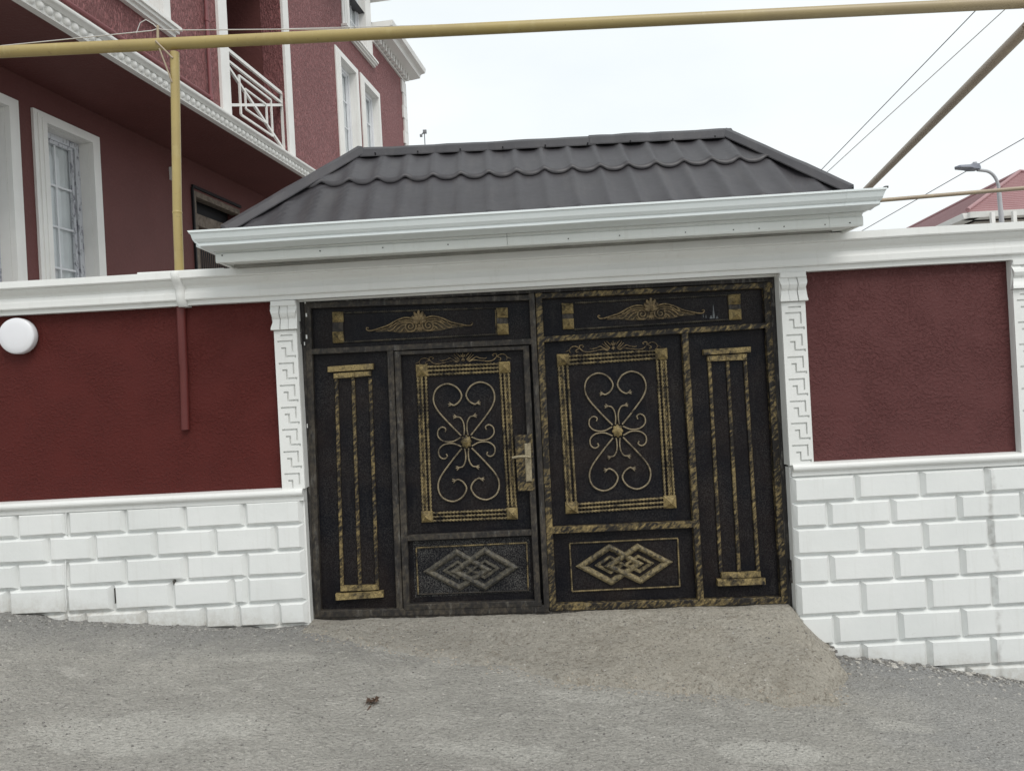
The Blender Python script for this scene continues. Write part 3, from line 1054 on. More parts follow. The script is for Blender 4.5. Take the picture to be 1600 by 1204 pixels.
spc = local(fd, [(578, 228)], C0)[0]
rs = 60 * .175 * PXM
def crest(parent, ctr, back='pat_crest'):
    mb = MB()
    y0 = GP - 0.010
    for mir in (False, True):
        for pts, a, b in wing:
            stroke(mb, pts, y0, a, b, 0.006, 6, 7, mir, ctr)
        sp = []
        for i in range(46):
            t = i / 45
            a = math.pi * 0.35 - t * math.pi * 3.9
            r = rs * (1 - 0.86 * t)
            sp.append((spc[0] + r * math.cos(a), spc[1] + r * math.sin(a)))
        stroke(mb, sp, y0 - 0.010, 0.0048, 0.0034, 0.004, 1, 7, mir, ctr)
    # palmette
    for ang, L in ((-62, 72), (-40, 96), (-19, 118), (0, 128), (19, 118), (40, 96), (62, 72)):
        a = math.radians(ang)
        k = .175 * PXM
        pts = [(0.12 * L * k * math.sin(a), 12 * k + 0.15 * L * k * math.cos(a)), (0.55 * L * k * math.sin(a), 12 * k + 0.58 * L * k * math.cos(a)), (L * k * math.sin(a), 12 * k + L * k * math.cos(a) * 0.98)]
        path = catmull([(ctr[0] + x, y0 - 0.006 - 0.008 * q_, ctr[1] + z) for q_, (x, z) in enumerate(pts)], 5)
        n = len(path)
        tube_mb(mb, path, [0.0035 + 0.0095 * math.sin(math.pi * (i + 0.6) / (n + 0.2)) for i in range(n)], 8)
    for ang in (-50, -25, 0, 25, 50):
        a = math.radians(ang)
        k = .175 * PXM
        path = [Vector((ctr[0] + q * 44 * k * math.sin(a), y0 - 0.004, ctr[1] - 8 * k - q * 44 * k * math.cos(a))) for q in (0.1, .4, .7, 1)]
        tube_mb(mb, path, [.004, .0055, .005, .002], 7)
    tube_mb(mb, [Vector((ctr[0] - .012, y0 - .008, ctr[1])), Vector((ctr[0] - .004, y0 - .012, ctr[1])), Vector((ctr[0] + .004, y0 - .012, ctr[1])), Vector((ctr[0] + .012, y0 - .008, ctr[1]))], [.004, .008, .008, .004], 7)
    cast = mb.build('acanthus_crest', 'pat_crest', parent)
    mb = MB()
    # thin plate that carries the casting
    k = .175 * PXM
    outl = [(-440, -40), (-300, -40), (-200, -60), (-60, -62), (60, -62), (200, -60), (300, -40), (440, -40), (300, -6), (180, 55), (70, 66), (60, 110), (0, 130), (-60, 110), (-70, 66), (-180, 55), (-300, -6)]
    mb.loft([[(ctr[0] + x * k * .93, GP - 0.001, ctr[1] + z * k * .93) for x, z in outl], [(ctr[0] + x * k * .93, GP - 0.008, ctr[1] + z * k * .93) for x, z in outl]])
    mb.build('casting_ground', 'plate_dark', parent)
    return cast

# ---- small crest over the framed panel
C1 = (735, 165)
small = [
    (local(fe, [(700, 150), (660, 110), (640, 95)], C1), .004, .0025),
    (local(fe, [(690, 190), (640, 140), (615, 105)], C1), .0045, .0025),
    (local(fe, [(680, 205), (625, 160), (590, 130)], C1), .0042, .002),
    (local(fe, [(670, 215), (610, 190), (560, 165), (520, 185), (450, 200), (425, 190)], C1), .0042, .0022),
    (local(fe, [(660, 220), (600, 205), (540, 215), (480, 228)], C1), .004, .002),
    (local(fe, [(480, 225), (420, 240), (350, 235), (300, 200), (290, 160), (320, 150), (345, 165), (330, 180)], C1), .0038, .0028),
    (local(fe, [(330, 222), (280, 185), (230, 165), (180, 180), (158, 220), (170, 250)], C1), .0038, .0025),
    (local(fe, [(290, 195), (262, 205), (242, 222), (250, 245), (270, 235)], C1), .0034, .0026),
    (local(fe, [(160, 215), (130, 228), (110, 240)], C1), .003, .0018),
]
def small_crest(parent, ctr):
    mb = MB()
    for mir in (False, True):
        for pts, a, b in small:
            stroke(mb, pts, GP - 0.006, a, b, 0.004, 6, 6, mir, ctr)
    k = .11875 * PXM
    for ang, L in ((-30, 60), (0, 75), (30, 60), (150, 45), (180, 50), (210, 45)):
        a = math.radians(ang)
        path = [Vector((ctr[0] + q * L * k * math.sin(a), GP - 0.010, ctr[1] + q * L * k * math.cos(a))) for q in (.1, .4, .75, 1)]
        tube_mb(mb, path, [.003, .005, .0045, .0015], 6)
    return mb.build('scroll_crest', 'pat_crest', parent)

# ---- heart-shaped scrollwork, one set of shapes for both leaves
CH = (316, 682)
qa = local(fh, [(345, 640), (420, 545), (478, 460), (493, 395), (468, 335), (405, 308), (345, 332), (315, 385), (332, 425), (366, 446), (384, 440)], CH)
qb = local(fh, [(326, 640), (320, 600), (322, 560), (338, 528), (362, 520)], CH)
qc = local(fh, [(348, 652), (400, 671), (455, 664), (488, 632), (484, 592), (458, 575), (436, 588), (442, 606)], CH)
def sym(pts):     # straighten the sighted lean a little so four mirrored quarters meet
    return [(abs(x) * 1.0, z) for x, z in pts]
def scrollwork(parent, ctr, r=0.0062):
    y = GP - 0.012
    for sx in (1, -1):
        for sz in (1, -1):
            mb = MB()
            for pts in (qa, qb, qc):
                path = catmull([(ctr[0] + sx * x, y, ctr[1] + sz * z) for x, z in pts], 8)
                rope_mb(mb, path, r * (1.0 if pts is qa else 0.86), 0.022, 6, 0.22)
            for pts in (qa, qb):          # leaf tips
                e, d = pts[-1], (pts[-1][0] - pts[-2][0], pts[-1][1] - pts[-2][1])
                L = math.hypot(*d) or 1
                d = (d[0] / L, d[1] / L)
                for off in (-0.75, -0.1, 0.6):
                    dx = d[0] * math.cos(off) - d[1] * math.sin(off)
                    dz = d[0] * math.sin(off) + d[1] * math.cos(off)
                    pa = [Vector((ctr[0] + sx * (e[0] + q * dx * .024), y - 0.004 * q, ctr[1] + sz * (e[1] + q * dz * .024))) for q in (0, .35, .7, 1)]
                    tube_mb(mb, pa, [.0045, .0058, .004, .0012], 6)
            mb.build('scroll', 'pat_scroll', parent)
    # rosette boss
    mb = MB()
    n = 16
    rings = []
    for rr, yy in ((0.036, GP - 0.004), (0.040, GP - 0.012), (0.034, GP - 0.020), (0.016, GP - 0.022), (0.014, GP - 0.030), (0.004, GP - 0.034)):
        rings.append([(ctr[0] + rr * (1 + (0.13 * math.cos(8 * a) if rr > .03 else 0)) * math.cos(a) * 0.86, yy, ctr[1] + rr * (1 + (0.13 * math.cos(8 * a) if rr > .03 else 0)) * math.sin(a) * 1.05) for a in [2 * math.pi * i / 32 for i in range(32)]])
    mb.loft(rings, True, True, True)
    mb.build('rosette', 'pat_stud', parent)

def rhomb_bars(parent, f, A, B, w, mat='pat_diamond'):
    """two interlaced lozenges, each a moulded band"""
    mb = MB()
    for qi, Q in enumerate((A, B)):
        P = [f(*p) for p in Q]
        cx = sum(p[0] for p in P) / 4; cz = sum(p[1] for p in P) / 4
        def scaled(s, y):
            return [(cx + (x - cx) * s, y, cz + (z - cz) * s) for x, z in P]
        yb = GP - 0.0005 - 0.002 * qi
        top = GP - 0.021 - 0.004 * qi
        rings = [scaled(1.0, yb), scaled(0.985, top + .009), scaled(0.87, top), scaled(0.78, top + .002), scaled(0.70, top + 0.010), scaled(0.66, yb)]
        vs = [p for r in rings for p in r]
        fs = []
        for i in range(len(rings) - 1):
            for j in range(4):
                k = (j + 1) % 4
                fs.append((i * 4 + j, i * 4 + k, (i + 1) * 4 + k, (i + 1) * 4 + j))
        mb.add(vs, fs)
        fs2 = [(20 + j, 20 + (j + 1) % 4, (j + 1) % 4, j) for j in range(4)]
        o = len(mb.v) - len(vs)
        mb.f += [tuple(o + i for i in q) for q in fs2]; mb.sm += [False] * 4
        # small inner lozenge band
        r2 = [scaled(0.46, yb), scaled(0.44, top + .008), scaled(0.34, top + .006), scaled(0.27, yb)]
        o = len(mb.v)
        mb.v += [Vector(p) for r in r2 for p in r]
        for i in range(4):
            for j in range(4):
                k = (j + 1) % 4
                n2 = (i + 1) % 4
                mb.f.append((o + i * 4 + j, o + i * 4 + k, o + n2 * 4 + k, o + n2 * 4 + j)); mb.sm.append(False)
    return mb.build('interlaced_lozenge', mat, parent)

def column(parent, f, g, capw, capn, xt, xb, yt, yb, basen, basew, mats):
    col = None
    def slab(q, yf, mat, name, par):
        mb = MB()
        pts = [f2(*p) for f2, p in q]
        mb.loft([[(x, GP - 0.0005, z) for x, z in pts], [(x, yf + .004, z) for x, z in pts], [((x - cx_(pts)) * .985 + cx_(pts), yf, (z - cz_(pts)) * .94 + cz_(pts)) for x, z in pts]])
        return mb.build(name, mat, par)
    cx_ = lambda P: sum(p[0] for p in P) / 4
    cz_ = lambda P: sum(p[1] for p in P) / 4
    slab([(f, p) for p in capw], GP - 0.036, mats[0], 'column_capital', parent)
    slab([(f, p) for p in capn], GP - 0.024, mats[0], 'column_collar', parent)
    # little blocks on the collar
    for q in (0.09, 0.5, 0.91):
        a, b = capn[0], capn[1]
        cpt = f(lerp(a[0], b[0], q) + 2, lerp(a[1], b[1], q) + (capn[3][1] - capn[0][1]) * .5)
        mb = MB(); mb.box(cpt[0] - 0.011, cpt[0] + 0.011, GP - 0.033, GP - 0.02, cpt[1] - 0.012, cpt[1] + 0.012)
        mb.build('collar_block', mats[0], parent)
    for a, b in zip(xt, xb):
        mb = MB(); bar_mb(mb, f(a, yt), g(b, yb), 5.4 * PXM, GP - 0.014, GP - 0.0005, .003)
        mb.build('column_rib', mats[1], parent)
    slab([(g, p) for p in basen], GP - 0.024, mats[0], 'column_collar', parent)
    slab([(g, p) for p in basew], GP - 0.036, mats[0], 'column_base', parent)

# ---------------- left leaf, with the wicket door hung in it
leafL = thing('gate_leaf', (C7(130, 1130)[0], 0.07, C7(130, 1130)[1]), 'left black and bronze gate leaf holding the wicket door with brass handle', 'gate leaf', 'gate leaves')
PD = 'pat_dark'
panel(leafL, [C5(70, 190), C5(1490, 150), C5(1490, 480), C5(90, 520)], 'gate_black')
panel(leafL, [C5(100, 510), C5(610, 500), C7(650, 1100), C7(150, 1115)], 'gate_black')
fbar(leafL, 'frame_rail', C5(62, 231), C5(1500, 177), 8.5, PD)
fbar(leafL, 'frame_rail', C5(90, 518), C5(1500, 452), 9, PD)
fbar(leafL, 'frame_stile', C5(80, 205), C7(147, 1130), 10, PD, GF + .002)
fbar(leafL, 'frame_stile', C5(1482, 152), C7(1578, 1075), 9, PD, GF + .002)
fbar(leafL, 'frame_stile', C5(598, 500), C7(658, 1095), 10, PD, GF + .001)
fbar(leafL, 'frame_rail', C7(130, 1118), C7(1592, 1082), 11, PD)
for q in (quad(C5, 230, 298, 268, 332), quad(C5, 232, 300, 392, 462), quad(C5, 1262, 1332, 242, 304), quad(C5, 1266, 1336, 342, 410)):
    stud(leafL, q)
rope(leafL, C5(300, 272), C5(1262, 240), 0.0075, None, 'pat_rope_dark')
rope(leafL, C5(300, 456), C5(1266, 406), 0.0075, None, 'pat_rope_dark')
for f_, q in ((C5, [(232, 330), (298, 330), (300, 394), (233, 394)]), (C5, [(1264, 303), (1331, 303), (1334, 343), (1266, 343)])):
    panel(leafL, [f_(*p) for p in q], 'pat_dark', GP - .012, 'stud_plate')
rope(leafL, C5(268, 330), C5(270, 395), 0.005)
rope(leafL, C5(1256, 250), C5(1262, 405), 0.0045)
ctrL = fd(*C0)
crest(leafL, ctrL)
column(leafL, C5, C7, [(205, 610), (490, 590), (490, 627), (205, 645)], [(240, 652), (474, 636), (474, 668), (240, 686)],
       (255, 360, 468), (292, 404, 512), 680, 945, [(283, 945), (522, 937), (524, 968), (284, 978)], [(254, 992), (552, 974), (555, 1012), (256, 1032)], ('pat_stud', 'pat_gold'))
# wicket door: a part with its own pieces
mb = MB()
pts = [C5(625, 510), C5(1460, 478), C7(1540, 1062), C7(690, 1085)]
mb.loft([[(x, GP, z) for x, z in pts], [(x, GP + 0.012, z) for x, z in pts]])
wicket = mb.build('wicket_door', 'gate_black', leafL)
pts = [C7(735, 668), C7(1470, 640), C7(1480, 985), C7(750, 1020)]
mb = MB(); mb.loft([[(x, GP - .003, z) for x, z in pts], [(x, GP + 0.004, z) for x, z in pts]]); mb.build('kick_panel', 'gate_dusty', wicket)
fbar(wicket, 'frame_stile', C5(643, 515), C7(702, 1085), 10, PD)
fbar(wicket, 'frame_stile', C5(1446, 480), C7(1522, 1060), 9.5, PD)
fbar(wicket, 'frame_rail', C5(632, 527), C5(1460, 492), 6, PD, GF + .001)
fbar(wicket, 'frame_rail', C7(690, 1073), C7(1545, 1048), 9, PD, GF + .001)
fbar(wicket, 'frame_rail', C7(702, 643), C7(1512, 605), 9, PD, GF + .001)

def framed_panel(parent, TL, TR, BL, BR, fT, fB):
    """corner studs joined by triple rope bars; each corner (x0,x1,y0,y1) in its crop"""
    for f, c in ((fT, TL), (fT, TR), (fB, BL), (fB, BR)):
        stud(parent, quad(f, *c), 0.044)
    def pt(f, c, u, v): return f(lerp(c[0], c[1], u), lerp(c[2], c[3], v))
    for i, v in enumerate((0.18, 0.52, 0.86)):
        rope(parent, pt(fT, TL, 0.95, v), pt(fT, TR, 0.05, v), 0.0084, GP - 0.010 - .0006 * i, 'pat_rope', 'rope_bar', 0.046)
        rope(parent, pt(fB, BL, 0.95, v), pt(fB, BR, 0.05, v), 0.0084, GP - 0.010 - .0006 * i, 'pat_rope', 'rope_bar', 0.046)
    for i, u in enumerate((0.16, 0.50, 0.86)):
        rope(parent, pt(fT, TL, u, 0.95), pt(fB, BL, u, 0.05), 0.0084, GP - 0.0095 - .0006 * i, 'pat_rope', 'rope_bar', 0.046)
        rope(parent, pt(fT, TR, u, 0.95), pt(fB, BR, u, 0.05), 0.0084, GP - 0.0095 - .0006 * i, 'pat_rope', 'rope_bar', 0.046)
    # the flat slips laid between the ropes
    for (a, b) in ((pt(fT, TL, .34, .9), pt(fB, BL, .34, .1)), (pt(fT, TR, .68, .9), pt(fB, BR, .68, .1))):
        mb = MB(); bar_mb(mb, a, b, 2.6 * PXM, GP - 0.006, GP - .0005, .001); mb.build('flat_slip', 'pat_gold', parent)
framed_panel(wicket, (755, 828, 598, 672), (1275, 1347, 580, 650), (790, 860, 478, 548), (1326, 1394, 456, 530), C5, C7)
small_crest(wicket, C5(1052, 556))
scrollwork(wicket, fh(*CH))
# rope rectangle and lozenges on the kick panel
R4 = [(757, 708), (1452, 676), (1462, 975), (770, 1000)]
for i in range(4):
    rope(wicket, C7(*R4[i]), C7(*R4[(i + 1) % 4]), 0.0055, GP - 0.007 - .0005 * i, PD if i == 2 else 'pat_rope')
rhomb_bars(wicket, C7, [(800, 858), (1010, 712), (1238, 845), (1032, 980)], [(965, 860), (1188, 702), (1405, 828), (1190, 978)], 40, 'pat_dusty')
# lock: plate, escutcheon and lever
pts = [C5(1376, 1040), C5(1486, 1030), C7(1502, 342), C7(1398, 345)]
mb = MB(); mb.loft([[(x, GP - .001, z) for x, z in pts], [(x, GF - 0.010, z) for x, z in pts]]); mb.build('lock_plate', 'pat_gold', wicket)
pts = [C5(1437, 1090), C5(1476, 1086), C7(1486, 285), C7(1448, 288)]
cxp = sum(p[0] for p in pts) / 4; czp = sum(p[1] for p in pts) / 4
mb = MB(); mb.loft([[(x, GF - .0095, z) for x, z in pts], [(x, GF - 0.016, z) for x, z in pts], [(cxp + (x - cxp) * .7, GF - 0.020, czp + (z - czp) * .96) for x, z in pts]]); mb.build('escutcheon', 'brass', wicket)
a, b = C7(1468, 130), C7(1362, 140)
mb = MB()
tube_mb(mb, [Vector((a[0], GF - .018, a[1])), Vector((a[0], GF - .062, a[1]))], .010, 10)
tube_mb(mb, catmull([(a[0] + .006, GF - .060, a[1]), (a[0] - .02, GF - .066, a[1] + .006), (lerp(a[0], b[0], .6), GF - .066, a[1] + .008), (b[0], GF - .058, b[1] + .006)], 5), [.0085] * 15 + [.0075], 10)
mb.build('lever', 'brass', wicket)

# ---------------- right leaf
leafR = thing('gate_leaf', (C8(1490, 1020)[0], 0.07, C8(1490, 1020)[1]), 'right gate leaf with gold brushed framing and no handle', 'gate leaf', 'gate leaves')
PG = 'pat_gold'
panel(leafR, [C6(0, 150), C6(1390, 90), C6(1400, 350), C6(20, 430)], 'gate_black')
panel(leafR, [C6(20, 420), C6(880, 380), C8(960, 540), C8(80, 570)], 'gate_black')
panel(leafR, [C8(80, 560), C8(950, 530), C8(990, 1000), C8(100, 1030)], 'gate_black')
panel(leafR, [C6(870, 380), C6(1380, 340), C8(1480, 980), C8(970, 1000)], 'gate_black')
fbar(leafR, 'frame_rail', C6(-10, 163), C6(1395, 96), 8.5, PG)
fbar(leafR, 'frame_rail', C6(22, 420), C6(1380, 336), 8.5, PG)
fbar(leafR, 'frame_stile', C6(5, 140), C8(93, 1040), 10.5, PG, GF + .002)
fbar(leafR, 'frame_stile', C6(1362, 80), C8(1472, 1000), 10, PG, GF + .002)
fbar(leafR, 'frame_stile', C6(877, 385), C8(972, 980), 10, PG, GF + .001)
fbar(leafR, 'frame_rail', C8(75, 566), C8(950, 528), 10, PG)
fbar(leafR, 'frame_rail', C8(85, 1024), C8(1490, 980), 10.5, PG)
for q in (quad(C6, 145, 212, 202, 266), quad(C6, 150, 216, 296, 358), quad(C6, 1140, 1213, 150, 210), quad(C6, 1146, 1218, 240, 302)):
    stud(leafR, q)
rope(leafR, C6(225, 200), C6(1138, 152), 0.0075, None, 'pat_rope_dark')
rope(leafR, C6(222, 358), C6(1144, 300), 0.0075, None, 'pat_rope_dark')
for f_, q in ((C6, [(148, 265), (212, 265), (215, 297), (151, 297)]), (C6, [(1143, 209), (1214, 209), (1217, 241), (1146, 241)])):
    panel(leafR, [f_(*p) for p in q], 'pat_dark', GP - .012, 'stud_plate')
rope(leafR, C6(180, 264), C6(182, 300), 0.005)
crest(leafR, C6(680, 262))
column(leafR, C6, C8, [(988, 480), (1272, 462), (1272, 495), (990, 512)], [(1015, 517), (1252, 502), (1252, 540), (1016, 550)],
       (1029, 1138, 1243), (1098, 1208, 1322), 548, 820, [(1098, 822), (1334, 812), (1336, 845), (1100, 855)], [(1072, 858), (1358, 850), (1360, 888), (1074, 898)], ('pat_stud', 'pat_gold'))
framed_panel(leafR, (115, 188, 507, 576), (704, 775, 473, 540), (166, 240, 402, 470), (752, 828, 363, 438), C6, C8)
small_crest(leafR, W2(958, 541, GP))
scrollwork(leafR, C6(480, 966))
R4 = [(192, 648), (840, 617), (852, 905), (208, 935)]
for i in range(4):
    rope(leafR, C8(*R4[i]), C8(*R4[(i + 1) % 4]), 0.0055, GP - 0.007 - .0005 * i)
rhomb_bars(leafR, C8, [(228, 786), (430, 650), (640, 768), (444, 900)], [(395, 785), (598, 648), (812, 758), (618, 892)], 40)

# dried paint smear on the top panel of the right leaf, and lime drips on the jambs
mb = MB()
c = W2(1115, 488, GP)
for dx, w_, h0_, h1_ in ((0.0, .012, -.040, .052), (-.018, .020, -.040, -.018), (.022, .014, -.042, -.022), (-.052, .006, -.034, -.012), (-.070, .004, -.030, -.004)):
    n = 7
    L, Rr = [], []
    for i in range(n):
        t = i / (n - 1)
        z = lerp(h0_, h1_, t); ww = w_ * (1 - t) ** .7 * random.uniform(.7, 1.1) + .001
        L.append((c[0] + dx - ww * .6, GP - .0012, c[1] + z)); Rr.append((c[0] + dx + ww * .5, GP - .0012, c[1] + z))
    mb.loft([[a, b, (b[0], GP - .0003, b[2]), (a[0], GP - .0003, a[2])] for a, b in zip(L, Rr)])
mb.build('paint_smear', 'smear', leafR)
for (px0, px1, n) in ((1216, 1241, 26), (476, 487, 5)):
    mb = MB()
    for i in range(n):
        t = random.random() ** 1.4
        py = lerp(450, 925, t)
        px = lerp(px0, px1, (py - 450) / 475) + random.uniform(-2.5, 2.5)
        q = W(px, py, GF - .003)
        hh = random.uniform(.004, .028); ww = random.uniform(.002, .007)
        mb.box(q.x - ww, q.x + ww * .8, GF - .004, GF + .004, q.z - hh, q.z + hh)
    o = mb.build('lime_drip', 'white_trim', gate_frame); o['kind'] = 'stuff'

# ------------------------------------------------------------------ canopy over the gate
canopy = thing('gate_canopy', (0.2, 0.3, 2.335), 'small hipped dark metal roof with white gutter above the gate', 'roof')
EAVE_Y, RIDGE_Y, BACK_Y = -0.43, 0.35, 1.12
eL, eR = W(345, 352, EAVE_Y).x, W(1334, 297, EAVE_Y).x
rL, rR = W(560, 240, RIDGE_Y), W(1136, 212, RIDGE_Y)
ridge_zL, ridge_zR = W(560, 243, RIDGE_Y).z, W(1130, 215, RIDGE_Y).z
rz = (ridge_zL + ridge_zR) / 2
eaveL_z, eaveR_z = 2.495, 2.535
LAM = 0.183
ph0 = W(590, 290, 0).x
def crest_at(x):
    d = ((x - ph0) / LAM) % 1.0
    return min(d, 1 - d) * 2                       # 0 on the crest, 1 in the middle of the trough
def wave(x):
    d = crest_at(x)
    return 0.013 * math.exp(-(d / 0.34) ** 2) + 0.009 * (1 - d) ** 2
def course(t0, t1, lift, name, scallop=0.0):
    mb = MB()
    rows = 9
    ncol = 320
    vs, fs = [], []
    sl = Vector((0, RIDGE_Y - EAVE_Y, rz - 2.51)).normalized()
    nrm = Vector((0, -sl.z, sl.y))
    for j in range(rows + 1):
        t_row = lerp(t0, t1, j / rows)
        a, b = lerp(eL, rL.x, t_row), lerp(eR, rR.x, t_row)
        for i in range(ncol + 1):
            x = lerp(a, b, i / ncol)
            t = t_row - (scallop * (0.5 - 0.5 * math.cos(math.pi * min(1, crest_at(x) ** 0.75))) * (1 - j / rows) ** 2)
            s = (x - eL) / (eR - eL)
            base = Vector((x, lerp(EAVE_Y, RIDGE_Y, t), lerp(lerp(eaveL_z, eaveR_z, s), lerp(ridge_zL, ridge_zR, s), t)))
            h = wave(x) + lift * (1 - j / rows) + 0.005 * fbm(x * 2.2, t * 3, 1.5) + 0.004 * max(0, fbm(x * 6, t * 7, 4.0) - .25)
            vs.append(base + nrm * h)
    # rolled front edge of the course
    n = ncol + 1
    for j in range(rows):
        for i in range(ncol):
            q = j * n + i
            fs.append((q, q + 1, q + n + 1, q + n))
    o = len(vs)
    for i in range(n):
        vs.append(vs[i] - nrm * 0.014 - sl * 0.002)
    for i in range(ncol):
        fs.append((o + i, o + i + 1, i + 1, i))
    mb.add(vs, fs, True)
    ob = mb.build(name, 'roof', canopy)
    return ob
course(0.0, 0.585, 0.004, 'roof_sheet')
course(0.565, 1.0, 0.020, 'roof_sheet', 0.030)
# side and back slopes
def slope(p, n=1):
    mb = MB(); mb.add(p, [tuple(range(len(p)))]); mb.add([Vector(q) - Vector((0, 0, .01)) for q in p], [tuple(range(len(p)))[::-1]])
    mb.build('roof_sheet', 'roof', canopy)
RLp, RRp = Vector((rL.x, RIDGE_Y, ridge_zL)), Vector((rR.x, RIDGE_Y, ridge_zR))
ELp, ERp = Vector((eL, EAVE_Y, eaveL_z)), Vector((eR, EAVE_Y, eaveR_z))
BLp, BRp = Vector((eL, BACK_Y, eaveL_z)), Vector((eR, BACK_Y, eaveR_z))
slope([ELp, RLp, BLp]); slope([ERp, RRp, BRp]); slope([BLp, RLp, RRp, BRp])
# hip and ridge caps: folded strips with a slightly buckled edge
def cap(p, q, w, up1, up2, name, seg=16):
    p, q = Vector(p), Vector(q)
    mb = MB()
    d = (q - p).normalized()
    rings = []
    for i in range(seg + 1):
        c = p.lerp(q, i / seg)
        k = 0.008 * fbm(i * 0.55, w * 7, p.x)
        a = c + up1 * (w + k * 2) + Vector((0, 0, 0.020 + k))
        b = c + up2 * w + Vector((0, 0, 0.010))
        t = c + Vector((0, -0.004, 0.040 + k * .6))
        rings.append([tuple(a), tuple(lerp(a, t, .55) + Vector((0, 0, .012))), tuple(t), tuple(lerp(b, t, .55) + Vector((0, 0, .012))), tuple(b), tuple(b - Vector((0, 0, .008))), tuple(t - Vector((0, 0, .012))), tuple(a - Vector((0, 0, .008)))])
    mb.loft(rings)
    return mb.build(name, 'roof', canopy)
fs_up = Vector((0, -(RIDGE_Y - EAVE_Y), -(rz - 2.51))).normalized()
bs_up = Vector((0, (RIDGE_Y - EAVE_Y), -(rz - 2.51))).normalized()
LEN = (RRp - RLp)
cap(RLp - LEN * .012 + Vector((0, 0, .012)), RLp + LEN * 0.64 + Vector((0, 0, .014)), 0.085, fs_up, bs_up, 'ridge_cap', 18)
cap(RLp + LEN * 0.625 + Vector((0, 0, .022)), RRp + LEN * 0.012 + Vector((0, 0, .022)), 0.09, fs_up, bs_up, 'ridge_cap', 12)
sideL = (BLp + ELp) / 2 - RLp
sideL.y = 0; sideL.normalize()
sideR = (BRp + ERp) / 2 - RRp
sideR.y = 0; sideR.normalize()
def hip(a, b, inw, outw):
    d = (b - a).normalized()
    u1 = (inw - d * inw.dot(d)).normalized()
    u2 = (outw - d * outw.dot(d)).normalized()
    cap(a, b, 0.075, u1, u2, 'hip_cap', 12)
hip(ELp + Vector((0, 0, .02)), RLp + Vector((0, 0, .026)), Vector((1, 0, -0.0)), Vector((-.1, 1, -.4)))
hip(ERp + Vector((0, 0, .02)), RRp + Vector((0, 0, .026)), Vector((-1, 0, -0.0)), Vector((.1, 1, -.4)))
hip(BLp, RLp, Vector((1, 0, 0)), Vector((0, -1, 0)))
hip(BRp, RRp, Vector((-1, 0, 0)), Vector((0, -1, 0)))
# screws
scr = None
for t in np.linspace(0.05, 0.96, 9):
    c = RLp + LEN * t + fs_up * (0.07 + .01 * random.random()) + Vector((0, -0.012, 0.03))
    mb = MB(); tube_mb(mb, [c, c + Vector((0, -.010, .010))], [.007, .005], 6); mb.build('roof_screw', 'roof', canopy)

# fascia: siding boards round the eave, two boards high, then the soffit
fx0, fx1 = W(337, 398, -0.36).x, W(1348, 345, -0.36).x
FY = -0.36
def zf(x, zl, zr): return lerp(zl, zr, (x - fx0) / (fx1 - fx0))
def board(x0, x1, zl1, zr1, zl0, zr0, y):
    def pr(zt, zb):
        h = zt - zb
        return [(y, zt), (y - .004, zt - .15 * h), (y - .004, zt - .46 * h), (y + .004, zt - .50 * h), (y + .002, zt - .54 * h), (y - .006, zt - .60 * h), (y - .007, zb + .012), (y - .003, zb), (y + .02, zb), (y + .02, zt)]
    mb = MB()
    extrude_profile(mb, pr(zf(x0, zl1, zr1), zf(x0, zl0, zr0)), pr(zf(x1, zl1, zr1), zf(x1, zl0, zr0)), x0, x1)
    return mb.build('fascia_board', 'siding', canopy)
xm = W(792, 372, FY).x
xm2 = W(1295, 345, FY).x
board(fx0, xm, 2.47, 2.49, 2.340, 2.357, FY)
board(xm + .002, xm2, 2.47, 2.49, 2.340, 2.357, FY - .0015)
board(xm2 + .002, fx1, 2.47, 2.49, 2.340, 2.357, FY)
# returns at the two ends and the back
for x, s in ((fx0, -1), (fx1, 1)):
    mb = MB()
    mb.box(min(x - s * .006, x - s * .03), max(x - s * .006, x - s * .03), FY + .021, BACK_Y - .08, zf(x, 2.342, 2.359), zf(x, 2.47, 2.49))
    mb.build('fascia_board', 'siding', canopy)
mb = MB(); mb.box(fx0, fx1, BACK_Y - .079, BACK_Y - .06, 2.35, 2.48); mb.build('fascia_board', 'siding', canopy)
mb = MB()
mb.hexa([(fx0 + .02, FY + .021, 2.346), (fx1 - .02, FY + .021, 2.363), (fx1 - .02, .26, 2.392), (fx0 + .02, .26, 2.372), (fx0 + .02, FY + .021, 2.358), (fx1 - .02, FY + .021, 2.375), (fx1 - .02, .26, 2.404), (fx0 + .02, .26, 2.384)])
mb.build('soffit_board', 'siding', canopy)
mb = MB(); mb.hexa([(fx0 + .05, -.20, 2.338), (fx1 - .12, -.20, 2.364), (fx1 - .12, -.06, 2.366), (fx0 + .05, -.06, 2.336), (fx0 + .05, -.20, 2.355), (fx1 - .12, -.20, 2.372), (fx1 - .12, -.06, 2.378), (fx0 + .05, -.06, 2.36)]); mb.build('underside_strip', 'underside_strip', canopy)  # darker grey strip along the canopy underside, close to the wall
mb = MB(); mb.box(fx0 + .03, fx1 - .03, .30, BACK_Y - .081, 2.36, 2.372); mb.build('soffit_board', 'siding', canopy)
for px, py in ((347, 403), (500, 396), (598, 391), (700, 386), (888, 377), (968, 372), (1071, 367), (1146, 363), (1186, 361), (1225, 358), (1289, 355), (1328, 352)):
    c = W(px, py - 4, FY - .008)
    mb = MB(); tube_mb(mb, [c + Vector((0, .004, 0)), c + Vector((0, -.003, 0))], [.0045, .004], 6); mb.build('fascia_screw', 'frame_outer', canopy)

